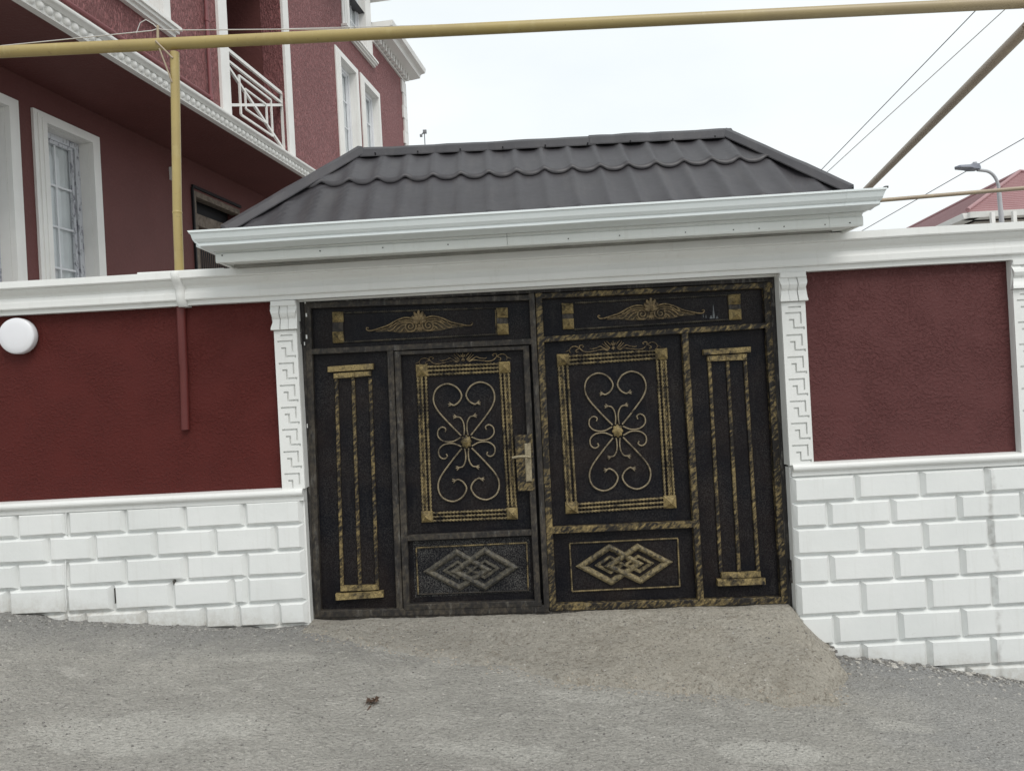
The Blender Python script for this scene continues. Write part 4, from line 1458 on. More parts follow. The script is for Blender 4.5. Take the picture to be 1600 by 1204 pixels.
# gutter: ogee channel on three sides
g0, g1 = W(293, 361, -0.515).x, W(1386, 297, -0.515).x
def gut_prof(zt):
    return [(-0.515, 0.0), (-0.525, -0.004), (-0.525, -0.014), (-0.514, -0.018), (-0.512, -0.030), (-0.505, -0.050), (-0.492, -0.066), (-0.482, -0.071), (-0.484, -0.076), (-0.484, -0.088), (-0.478, -0.092), (-0.385, -0.106), (-0.385, -0.010), (-0.392, -0.010), (-0.392, -0.094), (-0.470, -0.082), (-0.500, -0.030), (-0.508, -0.002)]
def gut(x0, x1, name, dy=0, grow=0.0, taper0=0.0, taper1=0.0):
    zt0 = lerp(2.516 - .004, 2.548, (x0 - g0) / (g1 - g0))
    zt1 = lerp(2.516 - .004, 2.548, (x1 - g0) / (g1 - g0))
    A = [(x0 + taper0 * (-(z) / 0.1), y + dy - grow * (y + .45), zt0 + z) for y, z in gut_prof(0)]
    B = [(x1 - taper1 * (-(z) / 0.1), y + dy - grow * (y + .45), zt1 + z) for y, z in gut_prof(0)]
    n = 10
    mb = MB()
    rings = []
    for i in range(n + 1):
        t = i / n
        sag = 0.002 * fbm(lerp(x0, x1, t) * 1.5, 3.3)
        rings.append([tuple(Vector(a).lerp(Vector(b), t) + Vector((0, sag, sag))) for a, b in zip(A, B)])
    mb.loft(rings)
    return mb.build(name, 'gutter', canopy)
jl_, jr_ = W(354, 360, -0.515).x, W(1326, 308, -0.515).x
gut(jl_ + .002, jr_ - .002, 'gutter')
gut(g0, jl_ + .010, 'gutter_corner', -0.0025, 0.02, 0.062, 0)
gut(jr_ - .010, g1, 'gutter_corner', -0.0025, 0.02, 0, 0.040)
# side runs behind the corners
for sgn, xe, zt in ((-1, g0, 2.512), (1, g1, 2.548)):
    mb = MB()
    x_in = fx0 - .004 if sgn < 0 else fx1 + .004
    A, B = [], []
    w = abs(xe - x_in)
    for y, z in gut_prof(0):
        q = (y + 0.525) / 0.14            # 0 at the lip, 1 at the fascia
        x = xe + (x_in - xe) * q
        A.append((x, -0.50 + 0.10 * q, zt + z)); B.append((x, BACK_Y, zt + z))
    mb.loft([A, B])
    mb.build('gutter', 'gutter', canopy)
# gutter end bracket at the right
c = W(1386, 293, -0.5)
mb = MB(); mb.box(c.x - .016, c.x + .004, -.51, -.47, c.z - .004, c.z + .008); mb.build('gutter_clip', 'frame_outer', canopy)

# ------------------------------------------------------------------ round wall lamp
c = W(28.5, 525, -0.04)
lamp = thing('wall_lamp', (c.x, 0.0, c.z), 'round white wall lamp on the maroon plaster at the left', 'lamp')
def disc(rows, n=40):
    mb = MB()
    mb.loft([[(c.x + r * math.cos(2 * math.pi * i / n), y, c.z + r * math.sin(2 * math.pi * i / n)) for i in range(n)] for r, y in rows], True, True, True)
    return mb
disc([(0.100, 0.001), (0.108, -0.004), (0.110, -0.020), (0.106, -0.026)]).build('lamp_base', 'white_trim', lamp)
disc([(0.112, -0.014), (0.1165, -0.017), (0.1175, -0.030), (0.1175, -0.056), (0.1150, -0.063), (0.108, -0.068), (0.075, -0.072), (0.040, -0.074), (0.008, -0.0745)]).build('lamp_cover', 'diffuser', lamp)

# ------------------------------------------------------------------ gas pipe
PY = -0.045
gas = thing('gas_pipe', (W(280, 430, PY).x, PY, 2.3), 'mustard yellow gas pipe on its post running above the wall and back at the right', 'gas pipe')
a, b = W(-40, 83, PY), W(1598, 4, PY)
a = W(0, 81.5, PY) + (W(0, 81.5, PY) - b).normalized() * 1.6
R1 = 0.0375
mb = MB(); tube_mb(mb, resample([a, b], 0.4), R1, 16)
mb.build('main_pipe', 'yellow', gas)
top, bot = W(273, 82, PY), W(290, 671, PY)
low = W(283, 474, PY)
mid1, mid2 = W(280, 415, PY), W(277, 332, PY)
mb = MB()
tube_mb(mb, [top, mid2.lerp(top, .5), mid2], .0285, 16)
tube_mb(mb, [mid2, mid1, W(280.5, 440, PY)], .0287, 16)
tube_mb(mb, [mid2 + Vector((0, 0, .008)), mid2 + Vector((0, 0, .003)), mid2 - Vector((0, 0, .003)), mid2 - Vector((0, 0, .008))], [.0287, .0308, .0308, .0288], 16)
mb.build('post', 'yellow', gas)
mb = MB(); tube_mb(mb, [W(282, 462, -.014), W(286.5, 570, -.014), W(287, 572, -.014), W(290, 671, -.014)], [0.0285, .0285, .027, .027], 14)
o = mb.build('post_foot', 'red_pipe', gas); o['label'] = 'lower end of the post painted maroon on the wall'
def rod(name, p, q, r, mat='yellow'):
    mb = MB(); tube_mb(mb, resample([p, q], .2), r, 8); return mb.build(name, mat, gas)
rod('pipe_spur', W(246.5, 70, PY), W(246.5, 40, PY), 0.0085, 'yellow_dull')
rod('strap', W(243, 64, PY - R1 - .006), W(270, 91, PY - .03), 0.006, 'yellow_dull')
rod('strap', W(249, 76, PY - R1 - .004), W(269, 129, PY - .026), 0.0055, 'yellow_dull')
# drop at the right end and the run going back over the yard
e = W(1603, 4, PY)
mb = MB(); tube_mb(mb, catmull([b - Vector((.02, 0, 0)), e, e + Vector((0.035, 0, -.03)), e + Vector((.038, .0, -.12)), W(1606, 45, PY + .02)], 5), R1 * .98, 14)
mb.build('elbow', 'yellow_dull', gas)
s0 = W(1608, 40, PY + .02)
zr = s0.z - 0.02
def at_height(px, py, z):
    a_, b_ = ray(px, py)
    d = (z - CAM_H) / b_
    return Vector((a_ * d, d - DIST, z))
s1 = at_height(1359, 291, zr)
dirv = (s1 - s0); dirv.z = 0
far_y = at_height(1600, 294, zr).y
f0 = at_height(1382, 312.5, zr); f1 = at_height(1600, 294, zr)
dv = (f1 - f0)
kx = dirv.x / dirv.y
tq = ((s0.x + kx * (f0.y - s0.y)) - f0.x) / (dv.x - kx * dv.y)
s2 = f0 + dv * tq
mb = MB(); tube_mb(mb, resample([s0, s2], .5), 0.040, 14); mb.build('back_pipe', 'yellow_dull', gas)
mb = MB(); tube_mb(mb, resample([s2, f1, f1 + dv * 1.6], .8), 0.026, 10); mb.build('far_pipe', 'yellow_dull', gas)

# ------------------------------------------------------------------ maroon house on the left
HM = 0.158
X0U, X0L = -4.72, -5.80
HN = math.sqrt(1 + HM * HM)
HE = Vector((HM, 1, 0)) / HN            # along the facade, away from the street
HO = Vector((1, -HM, 0)) / HN           # outward
HB = Vector((X0U, -DIST, 0))
NL = (X0L - X0U) / HN                   # the ground floor stands back by this much
def F(a, n, z): return HB + HE * a + HO * n + Vector((0, 0, z))
def FU(px, py, n=0.0):                  # sighting on a facade plane -> (along, height)
    xr, zr_ = ray(px, py)
    x0 = X0U + n * HN
    d = -x0 / (HM - xr)
    P = Vector((xr * d, d - DIST, zr_ * d + CAM_H))
    return ((P - HB).dot(HE), P.z)
house = thing('house', tuple(F(9, -3, 0.3)), 'two storey maroon house with white window surrounds and an overhanging upper floor', 'house')
def fbox(mb, a0, a1, n0, n1, z0, z1):
    return mb.hexa([F(a0, n0, z0), F(a1, n0, z0), F(a1, n1, z0), F(a0, n1, z0), F(a0, n0, z1), F(a1, n0, z1), F(a1, n1, z1), F(a0, n1, z1)])
def fquadbar(mb, p, q, w, n0, n1):
    d = Vector((q[0] - p[0], q[1] - p[1])).normalized()
    pr = Vector((-d.y, d.x)) * (w / 2)
    pts = [(p[0] - pr.x, p[1] - pr.y), (q[0] - pr.x, q[1] - pr.y), (q[0] + pr.x, q[1] + pr.y), (p[0] + pr.x, p[1] + pr.y)]
    e_ = eps()
    return mb.hexa([F(x, n0, z) for x, z in pts] + [F(x, n1 + e_, z) for x, z in pts])

A0 = 5.75
A1 = FU(631, 130)[0]
SOF = 0.5 * (FU(161, 80)[1] + FU(430, 250)[1])
EAVE = FU(622, 104)[1] + 0.05
DEEP = -8.0
def with_holes(a0, a1, z0, z1, n, t, holes, name, mat):
    """wall slab split round rectangular openings"""
    mb = MB()
    cuts = sorted(set([a0, a1] + [h[0] for h in holes] + [h[1] for h in holes]))
    for p, q in zip(cuts, cuts[1:]):
        if q - p < 1e-6: continue
        zs = [(h[2], h[3]) for h in holes if h[0] < (p + q) / 2 < h[1]]
        zs.sort()
        z = z0
        for lo, hi in zs:
            if lo > z: fbox(mb, p, q, n - t, n, z, lo)
            z = max(z, hi)
        if z < z1: fbox(mb, p, q, n - t, n, z, z1)
    return mb.build(name, mat, house)

# openings (along, height)
def span(pa, pb, n=0.0): return FU(*pa, n)[0], FU(*pb, n)[0]
# ground floor windows
w1o = span((47.5, 168), (152, 216), NL); w1i = span((67, 194), (139, 227), NL)
w1zo, w1zi = FU(100, 192, NL)[1], FU(100, 207, NL)[1]
w0_shift = FU(24.5, 156, NL)[0] - w1o[1]
GZ0 = 2.05
wins_low = [dict(ao=w1o[0], bo=w1o[1], ai=w1i[0], bi=w1i[1], zo=w1zo, zi=w1zi, z0=GZ0),
            dict(ao=w1o[0] + w0_shift, bo=w1o[1] + w0_shift, ai=w1i[0] + w0_shift, bi=w1i[1] + w0_shift, zo=w1zo, zi=w1zi, z0=GZ0)]
# old timber opening by the canopy
t0, t1 = span((300, 300), (380, 340), NL)
t1 = t0 + 1.25
tz = FU(303, 298, NL)[1]
# upper windows
def upw(tl, tr, il, ir):
    ao, bo = FU(*tl)[0], FU(*tr)[0]
    ai, bi = FU(*il)[0], FU(*ir)[0]
    zo = 0.5 * (FU(*tl)[1] + FU(*tr)[1]); zi = 0.5 * (FU(*il)[1] + FU(*ir)[1])
    return dict(ao=ao, bo=bo, ai=ai, bi=bi, zo=zo, zi=zi, z0=zo - 2.15)
u1 = upw((522, 71), (558, 109), (529.5, 90), (554, 113))
u2 = upw((561.5, 114), (592, 146), (567, 132), (589, 150))
# attic window that breaks the eave, and the window at the top left
sillR = FU(586, 104); sillL = FU(541, 55)
dz0 = 0.5 * (FU(582, 95)[1] + FU(548, 58)[1])
dwin = dict(ao=FU(534, 30)[0], bo=FU(581.5, 90)[0], ai=FU(544, 30)[0], bi=FU(571, 70)[0], zo=dz0 + 1.55, zi=dz0 + 1.42, z0=dz0)
tl_b = FU(264, 40); tl_z = FU(264, 42)[1]
twin = dict(ao=FU(190, 0)[0] - 0.35, bo=FU(265, 40)[0], ai=FU(190, 0)[0] - 0.2, bi=FU(251, 20)[0], zo=tl_z + 1.7, zi=tl_z + 1.55, z0=tl_z)
# loggia
lo0, lo1 = FU(356, 120)[0], FU(443, 120)[0]
LZ0 = SOF + 0.16
LZ1 = LZ0 + 2.75
holes_up = [(w['ai'], w['bi'], w['z0'], w['zi']) for w in (u1, u2, dwin, twin)] + [(lo0, lo1, LZ0, LZ1)]
with_holes(A0, A1, SOF + 0.002, EAVE + 0.0, 0.0, 0.30, [h if h[3] < EAVE else (h[0], h[1], h[2], EAVE) for h in holes_up], 'wall', 'house_upper')
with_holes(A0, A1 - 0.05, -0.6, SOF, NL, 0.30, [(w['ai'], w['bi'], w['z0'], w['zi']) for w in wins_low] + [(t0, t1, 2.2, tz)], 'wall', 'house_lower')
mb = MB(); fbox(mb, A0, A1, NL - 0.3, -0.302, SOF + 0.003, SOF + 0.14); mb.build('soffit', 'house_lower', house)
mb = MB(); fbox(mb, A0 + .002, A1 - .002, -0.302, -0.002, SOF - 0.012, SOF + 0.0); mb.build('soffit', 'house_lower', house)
# end walls and back
mb = MB(); fbox(mb, A1 - .3, A1 - .002, DEEP, -.301, SOF + .145, EAVE - .002); fbox(mb, A0 + .002, A0 + .3, DEEP, -.301, SOF + .145, EAVE - .002)
fbox(mb, A1 - .35, A1 - .055, DEEP, NL - .301, -.6, SOF); fbox(mb, A0 + .004, A0 + .3, DEEP, NL - .301, -.6, SOF)
fbox(mb, A0 + .31, A1 - .36, DEEP, DEEP + .3, -.6, EAVE); mb.build('wall', 'house_upper', house)
# roof
mb = MB()
ov = 0.02
mb.add([F(A0 - ov, ov, EAVE + .10), F(A1 + ov, ov, EAVE + .10), F(A1 + ov, DEEP - ov, EAVE + .10), F(A0 - ov, DEEP - ov, EAVE + .10), F(A0 + 3.5, DEEP / 2, EAVE + 2.4), F(A1 - 3.5, DEEP / 2, EAVE + 2.4)],
       [(0, 1, 5, 4), (1, 2, 5), (2, 3, 4, 5), (3, 0, 4), (3, 2, 1, 0)])
mb.build('roof', 'roof', house)

def window(w, n, name_z1, rec=0.13, cols=2, rows=5, film_=False, sill=False, thick=0.035, grid=True):
    ao, bo, ai, bi, zo, zi, z0 = (w[k] for k in ('ao', 'bo', 'ai', 'bi', 'zo', 'zi', 'z0'))
    cas = MB()
    # stepped casing: three fillets on each member
    for (k, th) in ((0.0, thick * .55), (0.32, thick * .8), (0.62, thick)):
        a_, b_, zt = lerp(ao, ai, k), lerp(bo, bi, k), lerp(zo, zi, k)
        fbox(cas, a_, ai + .001 * k, n - .01, n + th, z0 - .02 * k, zi)
        fbox(cas, bi - .001 * k, b_, n - .01, n + th, z0 - .02 * k, zi)
        fbox(cas, a_, b_, n - .01, n + th + .0006, zi - .0005 * k, zt)
    # reveal
    fbox(cas, ai - .02, ai + .004, n - rec - .1, n - .011, z0, zi)
    fbox(cas, bi - .004, bi + .02, n - rec - .1, n - .011, z0, zi)
    fbox(cas, ai - .02, bi + .02, n - rec - .1, n - .012, zi - .004, zi + .02)
    win = cas.build('window', 'white_house', house)
    nf = n - rec
    fr = 'pvc_film' if film_ else 'pvc'
    fw = 0.065
    mb = MB()
    fbox(mb, ai + .005, ai + .005 + fw, nf - .06, nf, z0, zi - .005)
    fbox(mb, bi - .005 - fw, bi - .005, nf - .06, nf, z0, zi - .005)
    fbox(mb, ai + .005 + fw, bi - .005 - fw, nf - .06, nf + .0005, zi - .005 - fw, zi - .005)
    fbox(mb, ai + .005 + fw, bi - .005 - fw, nf - .06, nf + .0005, z0, z0 + fw)
    fbox(mb, ai + .02 + fw, ai + .05 + fw, nf - .05, nf - .015, z0 + fw, zi - fw - .006)
    fbox(mb, bi - .05 - fw, bi - .02 - fw, nf - .05, nf - .015, z0 + fw, zi - fw - .006)
    fbox(mb, ai + .05 + fw, bi - .05 - fw, nf - .05, nf - .014, zi - fw - .04, zi - fw - .006)
    mb.build('window_frame', fr, win)
    g0_, g1_, gz0, gz1 = ai + .05 + fw, bi - .05 - fw, z0 + fw, zi - fw - .04
    mb = MB(); mb.add([F(g0_ - .01, nf - .043, gz0), F(g1_ + .01, nf - .043, gz0), F(g1_ + .01, nf - .043, gz1 + .01), F(g0_ - .01, nf - .043, gz1 + .01)], [(0, 1, 2, 3)]); mb.build('pane', 'glass', win)
    if grid:
        for c in range(1, cols):
            mb = MB(); x = lerp(g0_, g1_, c / cols); fbox(mb, x - .011, x + .011, nf - .039, nf - .030, gz0, gz1); mb.build('muntin', 'pvc', win)
        for r in range(1, rows):
            mb = MB(); z = lerp(gz0, gz1, r / rows); fbox(mb, g0_, g1_, nf - .0385, nf - .029, z - .011, z + .011); mb.build('muntin', 'pvc', win)
    # curtain
    mb = MB()
    k = 26
    top_, bot_ = [], []
    for i in range(k + 1):
        aa = lerp(ai + .03, bi - .03, i / k)
        off = nf - .066 + .008 * math.sin(i * 1.7) + .004 * math.sin(i * .7)
        top_.append(F(aa, off, zi - .02)); bot_.append(F(aa, off, z0))
    mb.loft([bot_, top_], False, False, True)
    mb.build('curtain', 'curtain', win)
    mb = MB(); fbox(mb, ai, bi, nf - .5, nf - .49, z0, zi); mb.build('dark_room', 'dark', win)
    if sill:
        mb = MB()
        for (k0, k1, o_) in ((0.0, .035, .11), (.035, .07, .085), (.07, .11, .05)):
            fbox(mb, ao - o_ * .5, bo + o_ * .5, n - .01, n + o_, z0 - k1, z0 - k0 - .0005)
        mb.build('window_sill', 'white_house', win)
    return win
for w in wins_low:
    window(w, NL, 0, 0.12, 2, 5, True, thick=0.05)
window(u1, 0.0, 0, 0.10, 2, 4)
window(u2, 0.0, 0, 0.10, 2, 4)
window(dwin, 0.0, 0, 0.10, 3, 3, sill=True)
window(twin, 0.0, 0, 0.12, 2, 3, sill=True)

# timber opening: old frame, dark upper light, boarded rail and wire mesh below
mb = MB()
tn = NL + .012
fbox(mb, t0 - .03, t0, NL - .2, NL + .03, 2.2, tz + .03)
mb2 = mb
win_t = mb.build('window', 'dark', house)
mb = MB()
fbox(mb, t0 + .001, t0 + .07, NL - .12, tn, 2.2, tz)
fbox(mb, t0 + .071, t1, NL - .12, tn, tz - .075, tz)
fbox(mb, t0 + .071, t1, NL - .12, tn - .01, tz - .46, tz - .30)
fbox(mb, t0 + .071, t0 + .13, NL - .11, tn - .02, 2.2, tz - .461)
mb.build('window_frame', 'wood', win_t)
mb = MB(); fbox(mb, t0 - .01, t1 + .03, NL + .002, NL + .028, tz + .031, tz + .07); fbox(mb, t0, t1, NL - .2, NL - .19, 2.2, tz); mb.build('dark_room', 'dark', win_t)
mb = MB()
for i in range(22):
    fbox(mb, t0 + .14 + i * .05, t0 + .146 + i * .05, NL - .07, NL - .064, 2.2, tz - .47)
for i in range(14):
    fbox(mb, t0 + .132, t1, NL - .063, NL - .058, 2.25 + i * .05, 2.257 + i * .05)
o = mb.build('wire_mesh', 'mesh', win_t); o['kind'] = 'stuff'
mb = MB(); p = FU(266, 262, NL); p2 = FU(270, 283, NL); fbox(mb, p[0] - .03, p[0] + .06, NL, NL + .05, p2[1], p[1]); mb.build('junction_box', 'white_house', house)

# moulded string course with a row of beads
mb = MB()
prof = [(-.01, 0.0), (.05, 0.0), (.052, .006), (.040, .01), (.040, .088), (.062, .090), (.066, .094), (.085, .108), (.105, .118), (.11, .13), (.11, .148), (.03, .156), (-.01, .156)]
rings = [[F(a_, n_, SOF - .01 + z_) for n_, z_ in prof] for a_ in (A0, A1 + .06)]
mb.loft(rings)
mb.build('string_course', 'white_house', house)
mb = MB()
bz = SOF + .038
for i, (r_, n_) in enumerate(((0, 0),)):
    seg = 8
    rows_ = []
    for k in range(1, 5):
        th = math.pi / 2 * k / 4
        rows_.append((math.sin(th) * .043, math.cos(th) * .040))
    rings = [[F(A0 + .1 + .034 * .05 * math.cos(2 * math.pi * j / seg), .04 + .034, bz + .002 * math.sin(2 * math.pi * j / seg)) for j in range(seg)]]
    for rr, hh in rows_:
        rings.append([F(A0 + .1 + rr * math.cos(2 * math.pi * j / seg), .036 + hh, bz + .004 + rr * .98 * math.sin(2 * math.pi * j / seg)) for j in range(seg)])
    mb.loft(rings, True, True, True)
bead0 = mb.build('bead', 'white_house', house, origin=F(A0 + .1, .04, bz))
na = 1
aa = A0 + .2
while aa < A1 and na < 110:
    copy_piece(bead0, HE * (aa - A0 - .1))
    aa += .1; na += 1
# half cove under the beads
mb = MB(); fbox(mb, A0, A1, -.02, .050, SOF - .016, SOF - .0105); mb.build('string_course', 'white_house', house)

# loggia: white jambs, floor, recess and railing
mb = MB(); jl0, jl1 = FU(341.5, 110)[0], FU(355, 110)[0]
fbox(mb, jl0, jl1, -.32, .035, LZ0 - .012, EAVE - .05); mb.build('loggia_jamb', 'white_house', house)
mb = MB(); jr0, jr1 = FU(443, 110)[0], FU(451.5, 110)[0]
fbox(mb, jr0, jr1, -.32, .035, LZ0 - .012, EAVE - .05); mb.build('loggia_jamb', 'white_house', house)
RD = -1.5
mb = MB()
fbox(mb, lo0 - .02, lo1 + .02, RD - .1, RD, LZ0, LZ1)
fbox(mb, lo0 - .12, lo0 - .003, RD, -.301, LZ0, LZ1)
fbox(mb, lo1 + .003, lo1 + .12, RD, -.301, LZ0, LZ1)
fbox(mb, lo0 - .1, lo1 + .1, RD, -.302, LZ1, LZ1 + .1)
mb.build('loggia_recess', 'house_lower', house)
mb = MB(); fbox(mb, lo0 - .02, lo1 + .02, RD - .1, .0, LZ0 - .1, LZ0 - .001); mb.build('loggia_floor', 'white_house', house)
def R3(x, y): return FU(330 + x * .191, 60 + y * .191, -0.05)
ra, rb_ = R3(135, 95), R3(575, 455)
mb = MB(); fbox(mb, rb_[0] - .02, rb_[0] + .02, -.07, -.03, LZ0, rb_[1]); railing = mb.build('railing', 'white_house', house)
def rbar(p, q, w, n0=-.065, n1=-.035):
    mb = MB(); fquadbar(mb, p, q, w, n0, n1); mb.build('railing_bar', 'white_house', railing)
zt = 0.5 * (ra[1] + rb_[1])
z2 = 0.5 * (R3(130, 178)[1] + R3(575, 535)[1])
zb_ = 0.5 * (R3(190, 648)[1] + R3(580, 918)[1])
aL, aR = lo0 + .01, rb_[0]
rbar((aL, zt), (aR + .02, zt), .042)
rbar((aL, z2), (aR, z2), .030)
rbar((R3(190, 648)[0], zb_), (aR, zb_), .030)
rbar((aL, z2 - .03), (aR, zb_), .034)
rbar((aL, zb_ + .10), (aR, z2 - .02), .034)
def rect(pts, w):
    a0_, a1_ = 0.5 * (R3(*pts[0])[0] + R3(*pts[3])[0]), 0.5 * (R3(*pts[1])[0] + R3(*pts[2])[0])
    zz1 = 0.5 * (R3(*pts[0])[1] + R3(*pts[1])[1]); zz0 = 0.5 * (R3(*pts[2])[1] + R3(*pts[3])[1])
    for p, q in (((a0_, zz1), (a1_, zz1)), ((a1_, zz1), (a1_, zz0)), ((a1_, zz0), (a0_, zz0)), ((a0_, zz0), (a0_, zz1))):
        rbar(p, q, w, -.045, -.025)
rect([(222, 300), (485, 520), (490, 805), (227, 615)], .024)
rect([(269, 412), (445, 552), (443, 695), (272, 582)], .020)

# small drain pipe on the upper wall
p0, p1, p2 = FU(317, 0, .05), FU(339, 157, .05), FU(205, 78, .05)
a_v = 0.5 * (p0[0] + p1[0]); z_h = FU(339, 157, .05)[1]
mb = MB()
tube_mb(mb, [F(a_v, .03, EAVE), F(a_v, .03, EAVE - .5), F(a_v, .03, z_h + .04)], .022, 10)
tube_mb(mb, [F(a_v, .03, FU(327, 33, .03)[1] + .03), F(a_v, .03, FU(327, 33, .03)[1] - .03)], .028, 10)
tube_mb(mb, [F(a_v + .022, .03, z_h), F(A0 + .2, .03, z_h)], .020, 10)
tube_mb(mb, [F(a_v, .03, z_h + .04), F(a_v, .03, z_h - .03)], .030, 10)
mb.build('drain_pipe', 'house_pipe', house)

# eave: boxed gutter over brackets
mb = MB()
prof = [(-.01, -.10), (.10, -.10), (.30, -.08), (.31, -.02), (.33, .0), (.42, .02), (.44, .10), (.44, .115), (.40, .115), (-.01, .115)]
ea0 = dwin['bo'] + .04
mb.loft([[F(a_, n_, EAVE + z_) for n_, z_ in prof] for a_ in (ea0, A1 + .30)])
mb.build('eave', 'white_house', house)
mb = MB()
mb.loft([[F(a_, n_, EAVE + z_) for n_, z_ in prof] for a_ in (A0 - .3, dwin['ao'] - .04)])
mb.build('eave', 'white_house', house)
mb = MB()
fbox(mb, ea0, ea0 + .07, 0.0, .12, EAVE - .23, EAVE - .101)
b0 = mb.build('bracket', 'white_house', house, origin=F(ea0, 0, EAVE - .2))
k = 1
while ea0 + k * .17 < A1 - .05:
    copy_piece(b0, HE * (k * .17)); k += 1
mb = MB(); fbox(mb, ea0, A1, 0.0, .035, EAVE - .26, EAVE - .231); mb.build('frieze', 'white_house', house)
# dormer gable above the attic window
mb = MB()
dz1 = dwin['zo'] + .02
fbox(mb, dwin['ao'] - .03, dwin['bo'] + .03, -1.6, -.301, EAVE, dz1)
fbox(mb, dwin['ao'] - .03, dwin['ai'], -.3, -.001, EAVE + .001, dz1); fbox(mb, dwin['bi'], dwin['bo'] + .03, -.3, -.001, EAVE + .001, dz1)
mb.build('dormer', 'white_house', house)
mb = MB()
dc = (dwin['ao'] + dwin['bo']) / 2
mb.add([F(dwin['ao'] - .3, .35, EAVE + .75), F(dc, .35, dz1 + .75), F(dwin['bo'] + .3, .35, EAVE + .75), F(dwin['ao'] - .3, -2.2, EAVE + .75), F(dc, -2.2, dz1 + .75), F(dwin['bo'] + .3, -2.2, EAVE + .75),
        F(dwin['ao'] - .3, .35, EAVE + .63), F(dc, .35, dz1 + .63), F(dwin['bo'] + .3, .35, EAVE + .63), F(dwin['ao'] - .3, -2.2, EAVE + .63), F(dc, -2.2, dz1 + .63), F(dwin['bo'] + .3, -2.2, EAVE + .63)],
       [(0, 1, 4, 3), (1, 2, 5, 4), (6, 9, 10, 7), (7, 10, 11, 8), (0, 6, 7, 1), (1, 7, 8, 2), (2, 8, 11, 5), (0, 3, 9, 6)])
mb.build('dormer_roof', 'white_house', house)
# corner quoins
z = SOF + .18
k = 0
q0 = None
while z < EAVE - .45:
    mb = MB()
    dep = .26 if k % 2 else .20
    fbox(mb, A1 - dep, A1 + .035, -dep, .035, z, z + .27)
    mb.build('quoin', 'white_house', house)
    z += .28; k += 1

# ------------------------------------------------------------------ far house at the right
def at_d(px, py, d):
    a_, b_ = ray(px, py)
    return Vector((a_ * d, d - DIST, b_ * d + CAM_H))
Cc = at_d(1512, 331, 22.0)
far = thing('house', (Cc.x + 3.8, Cc.y + 10, -1.5), 'far house with a maroon tiled hip roof beyond the wall at the right', 'house')
dr = Vector((0.128, 1, 0))
ez = Cc.z
ridge_a = at_d(1600, 270, 26.1)
wid = 7.6
FL = [Cc, Cc + Vector((wid, -wid * .0, 0)), Cc + Vector((wid, 0, 0)) + dr * 40, Cc + dr * 40]
rg0 = Vector((Cc.x + 3.8 + dr.x * 4.1, Cc.y + 4.1, ridge_a.z)); rg1 = rg0 + dr * 32
def roof_tiles(p00, p10, p01, p11, n_u, n_v, name):
    """courses of tiles as stepped strips"""
    mb = MB()
    for j in range(n_v):
        v0, v1 = j / n_v, (j + 1) / n_v
        a_ = p00.lerp(p01, v0); b_ = p10.lerp(p11, v0); c_ = p10.lerp(p11, v1); d_ = p00.lerp(p01, v1)
        up = Vector((0, 0, .05))
        mb.add([a_ + up, b_ + up, c_ + up * .2, d_ + up * .2, a_ - up * .2, b_ - up * .2], [(0, 1, 2, 3), (4, 5, 1, 0)])
    return mb.build(name, 'roof_far', far)
roof_tiles(FL[0], FL[1], rg0, rg0 + Vector((.01, 0, 0)), 1, 22, 'roof')
roof_tiles(FL[3], FL[0], rg1, rg0, 1, 12, 'roof')
roof_tiles(FL[1], FL[2], rg0, rg1, 1, 12, 'roof')
def capline(p, q, r=.06):
    mb = MB(); tube_mb(mb, [p + Vector((0, 0, .06)), q + Vector((0, 0, .06))], r, 8); mb.build('ridge_tile', 'roof_far', far)
capline(FL[0], rg0); capline(FL[1], rg0); capline(rg0, rg1)
mb = MB()
for p, q in ((FL[0], FL[1]), (FL[3], FL[0])):
    d_ = (q - p).normalized(); nn = Vector((d_.y, -d_.x, 0))
    mb.hexa([p - nn * .3 + Vector((0, 0, -.19)), q - nn * .3 + Vector((0, 0, -.19)), q + nn * .10 + Vector((0, 0, -.19)), p + nn * .10 + Vector((0, 0, -.19)), p - nn * .3 + Vector((0, 0, -.03)), q - nn * .3 + Vector((0, 0, -.03)), q + nn * .14 + Vector((0, 0, -.03)), p + nn * .14 + Vector((0, 0, -.03))])
mb.build('eave', 'white_house', far)
mb = MB()
i_ = [FL[0] + Vector((.5, .5, 0)), FL[1] + Vector((-.5, .5, 0)), FL[2] + Vector((-.5, -.5, 0)), FL[3] + Vector((.5, -.5, 0))]
mb.hexa([Vector((p.x, p.y, -2.5)) for p in i_] + [Vector((p.x, p.y, ez - .2)) for p in i_])
mb.build('wall', 'far_wall', far)
mb = MB()
for px in (1556, 1590):
    p = at_d(px, 340, 21.6); mb.box(p.x - .05, p.x + .05, p.y + .1, p.y + .2, -2.5, ez - .1)
mb.build('porch_post', 'white_house', far)

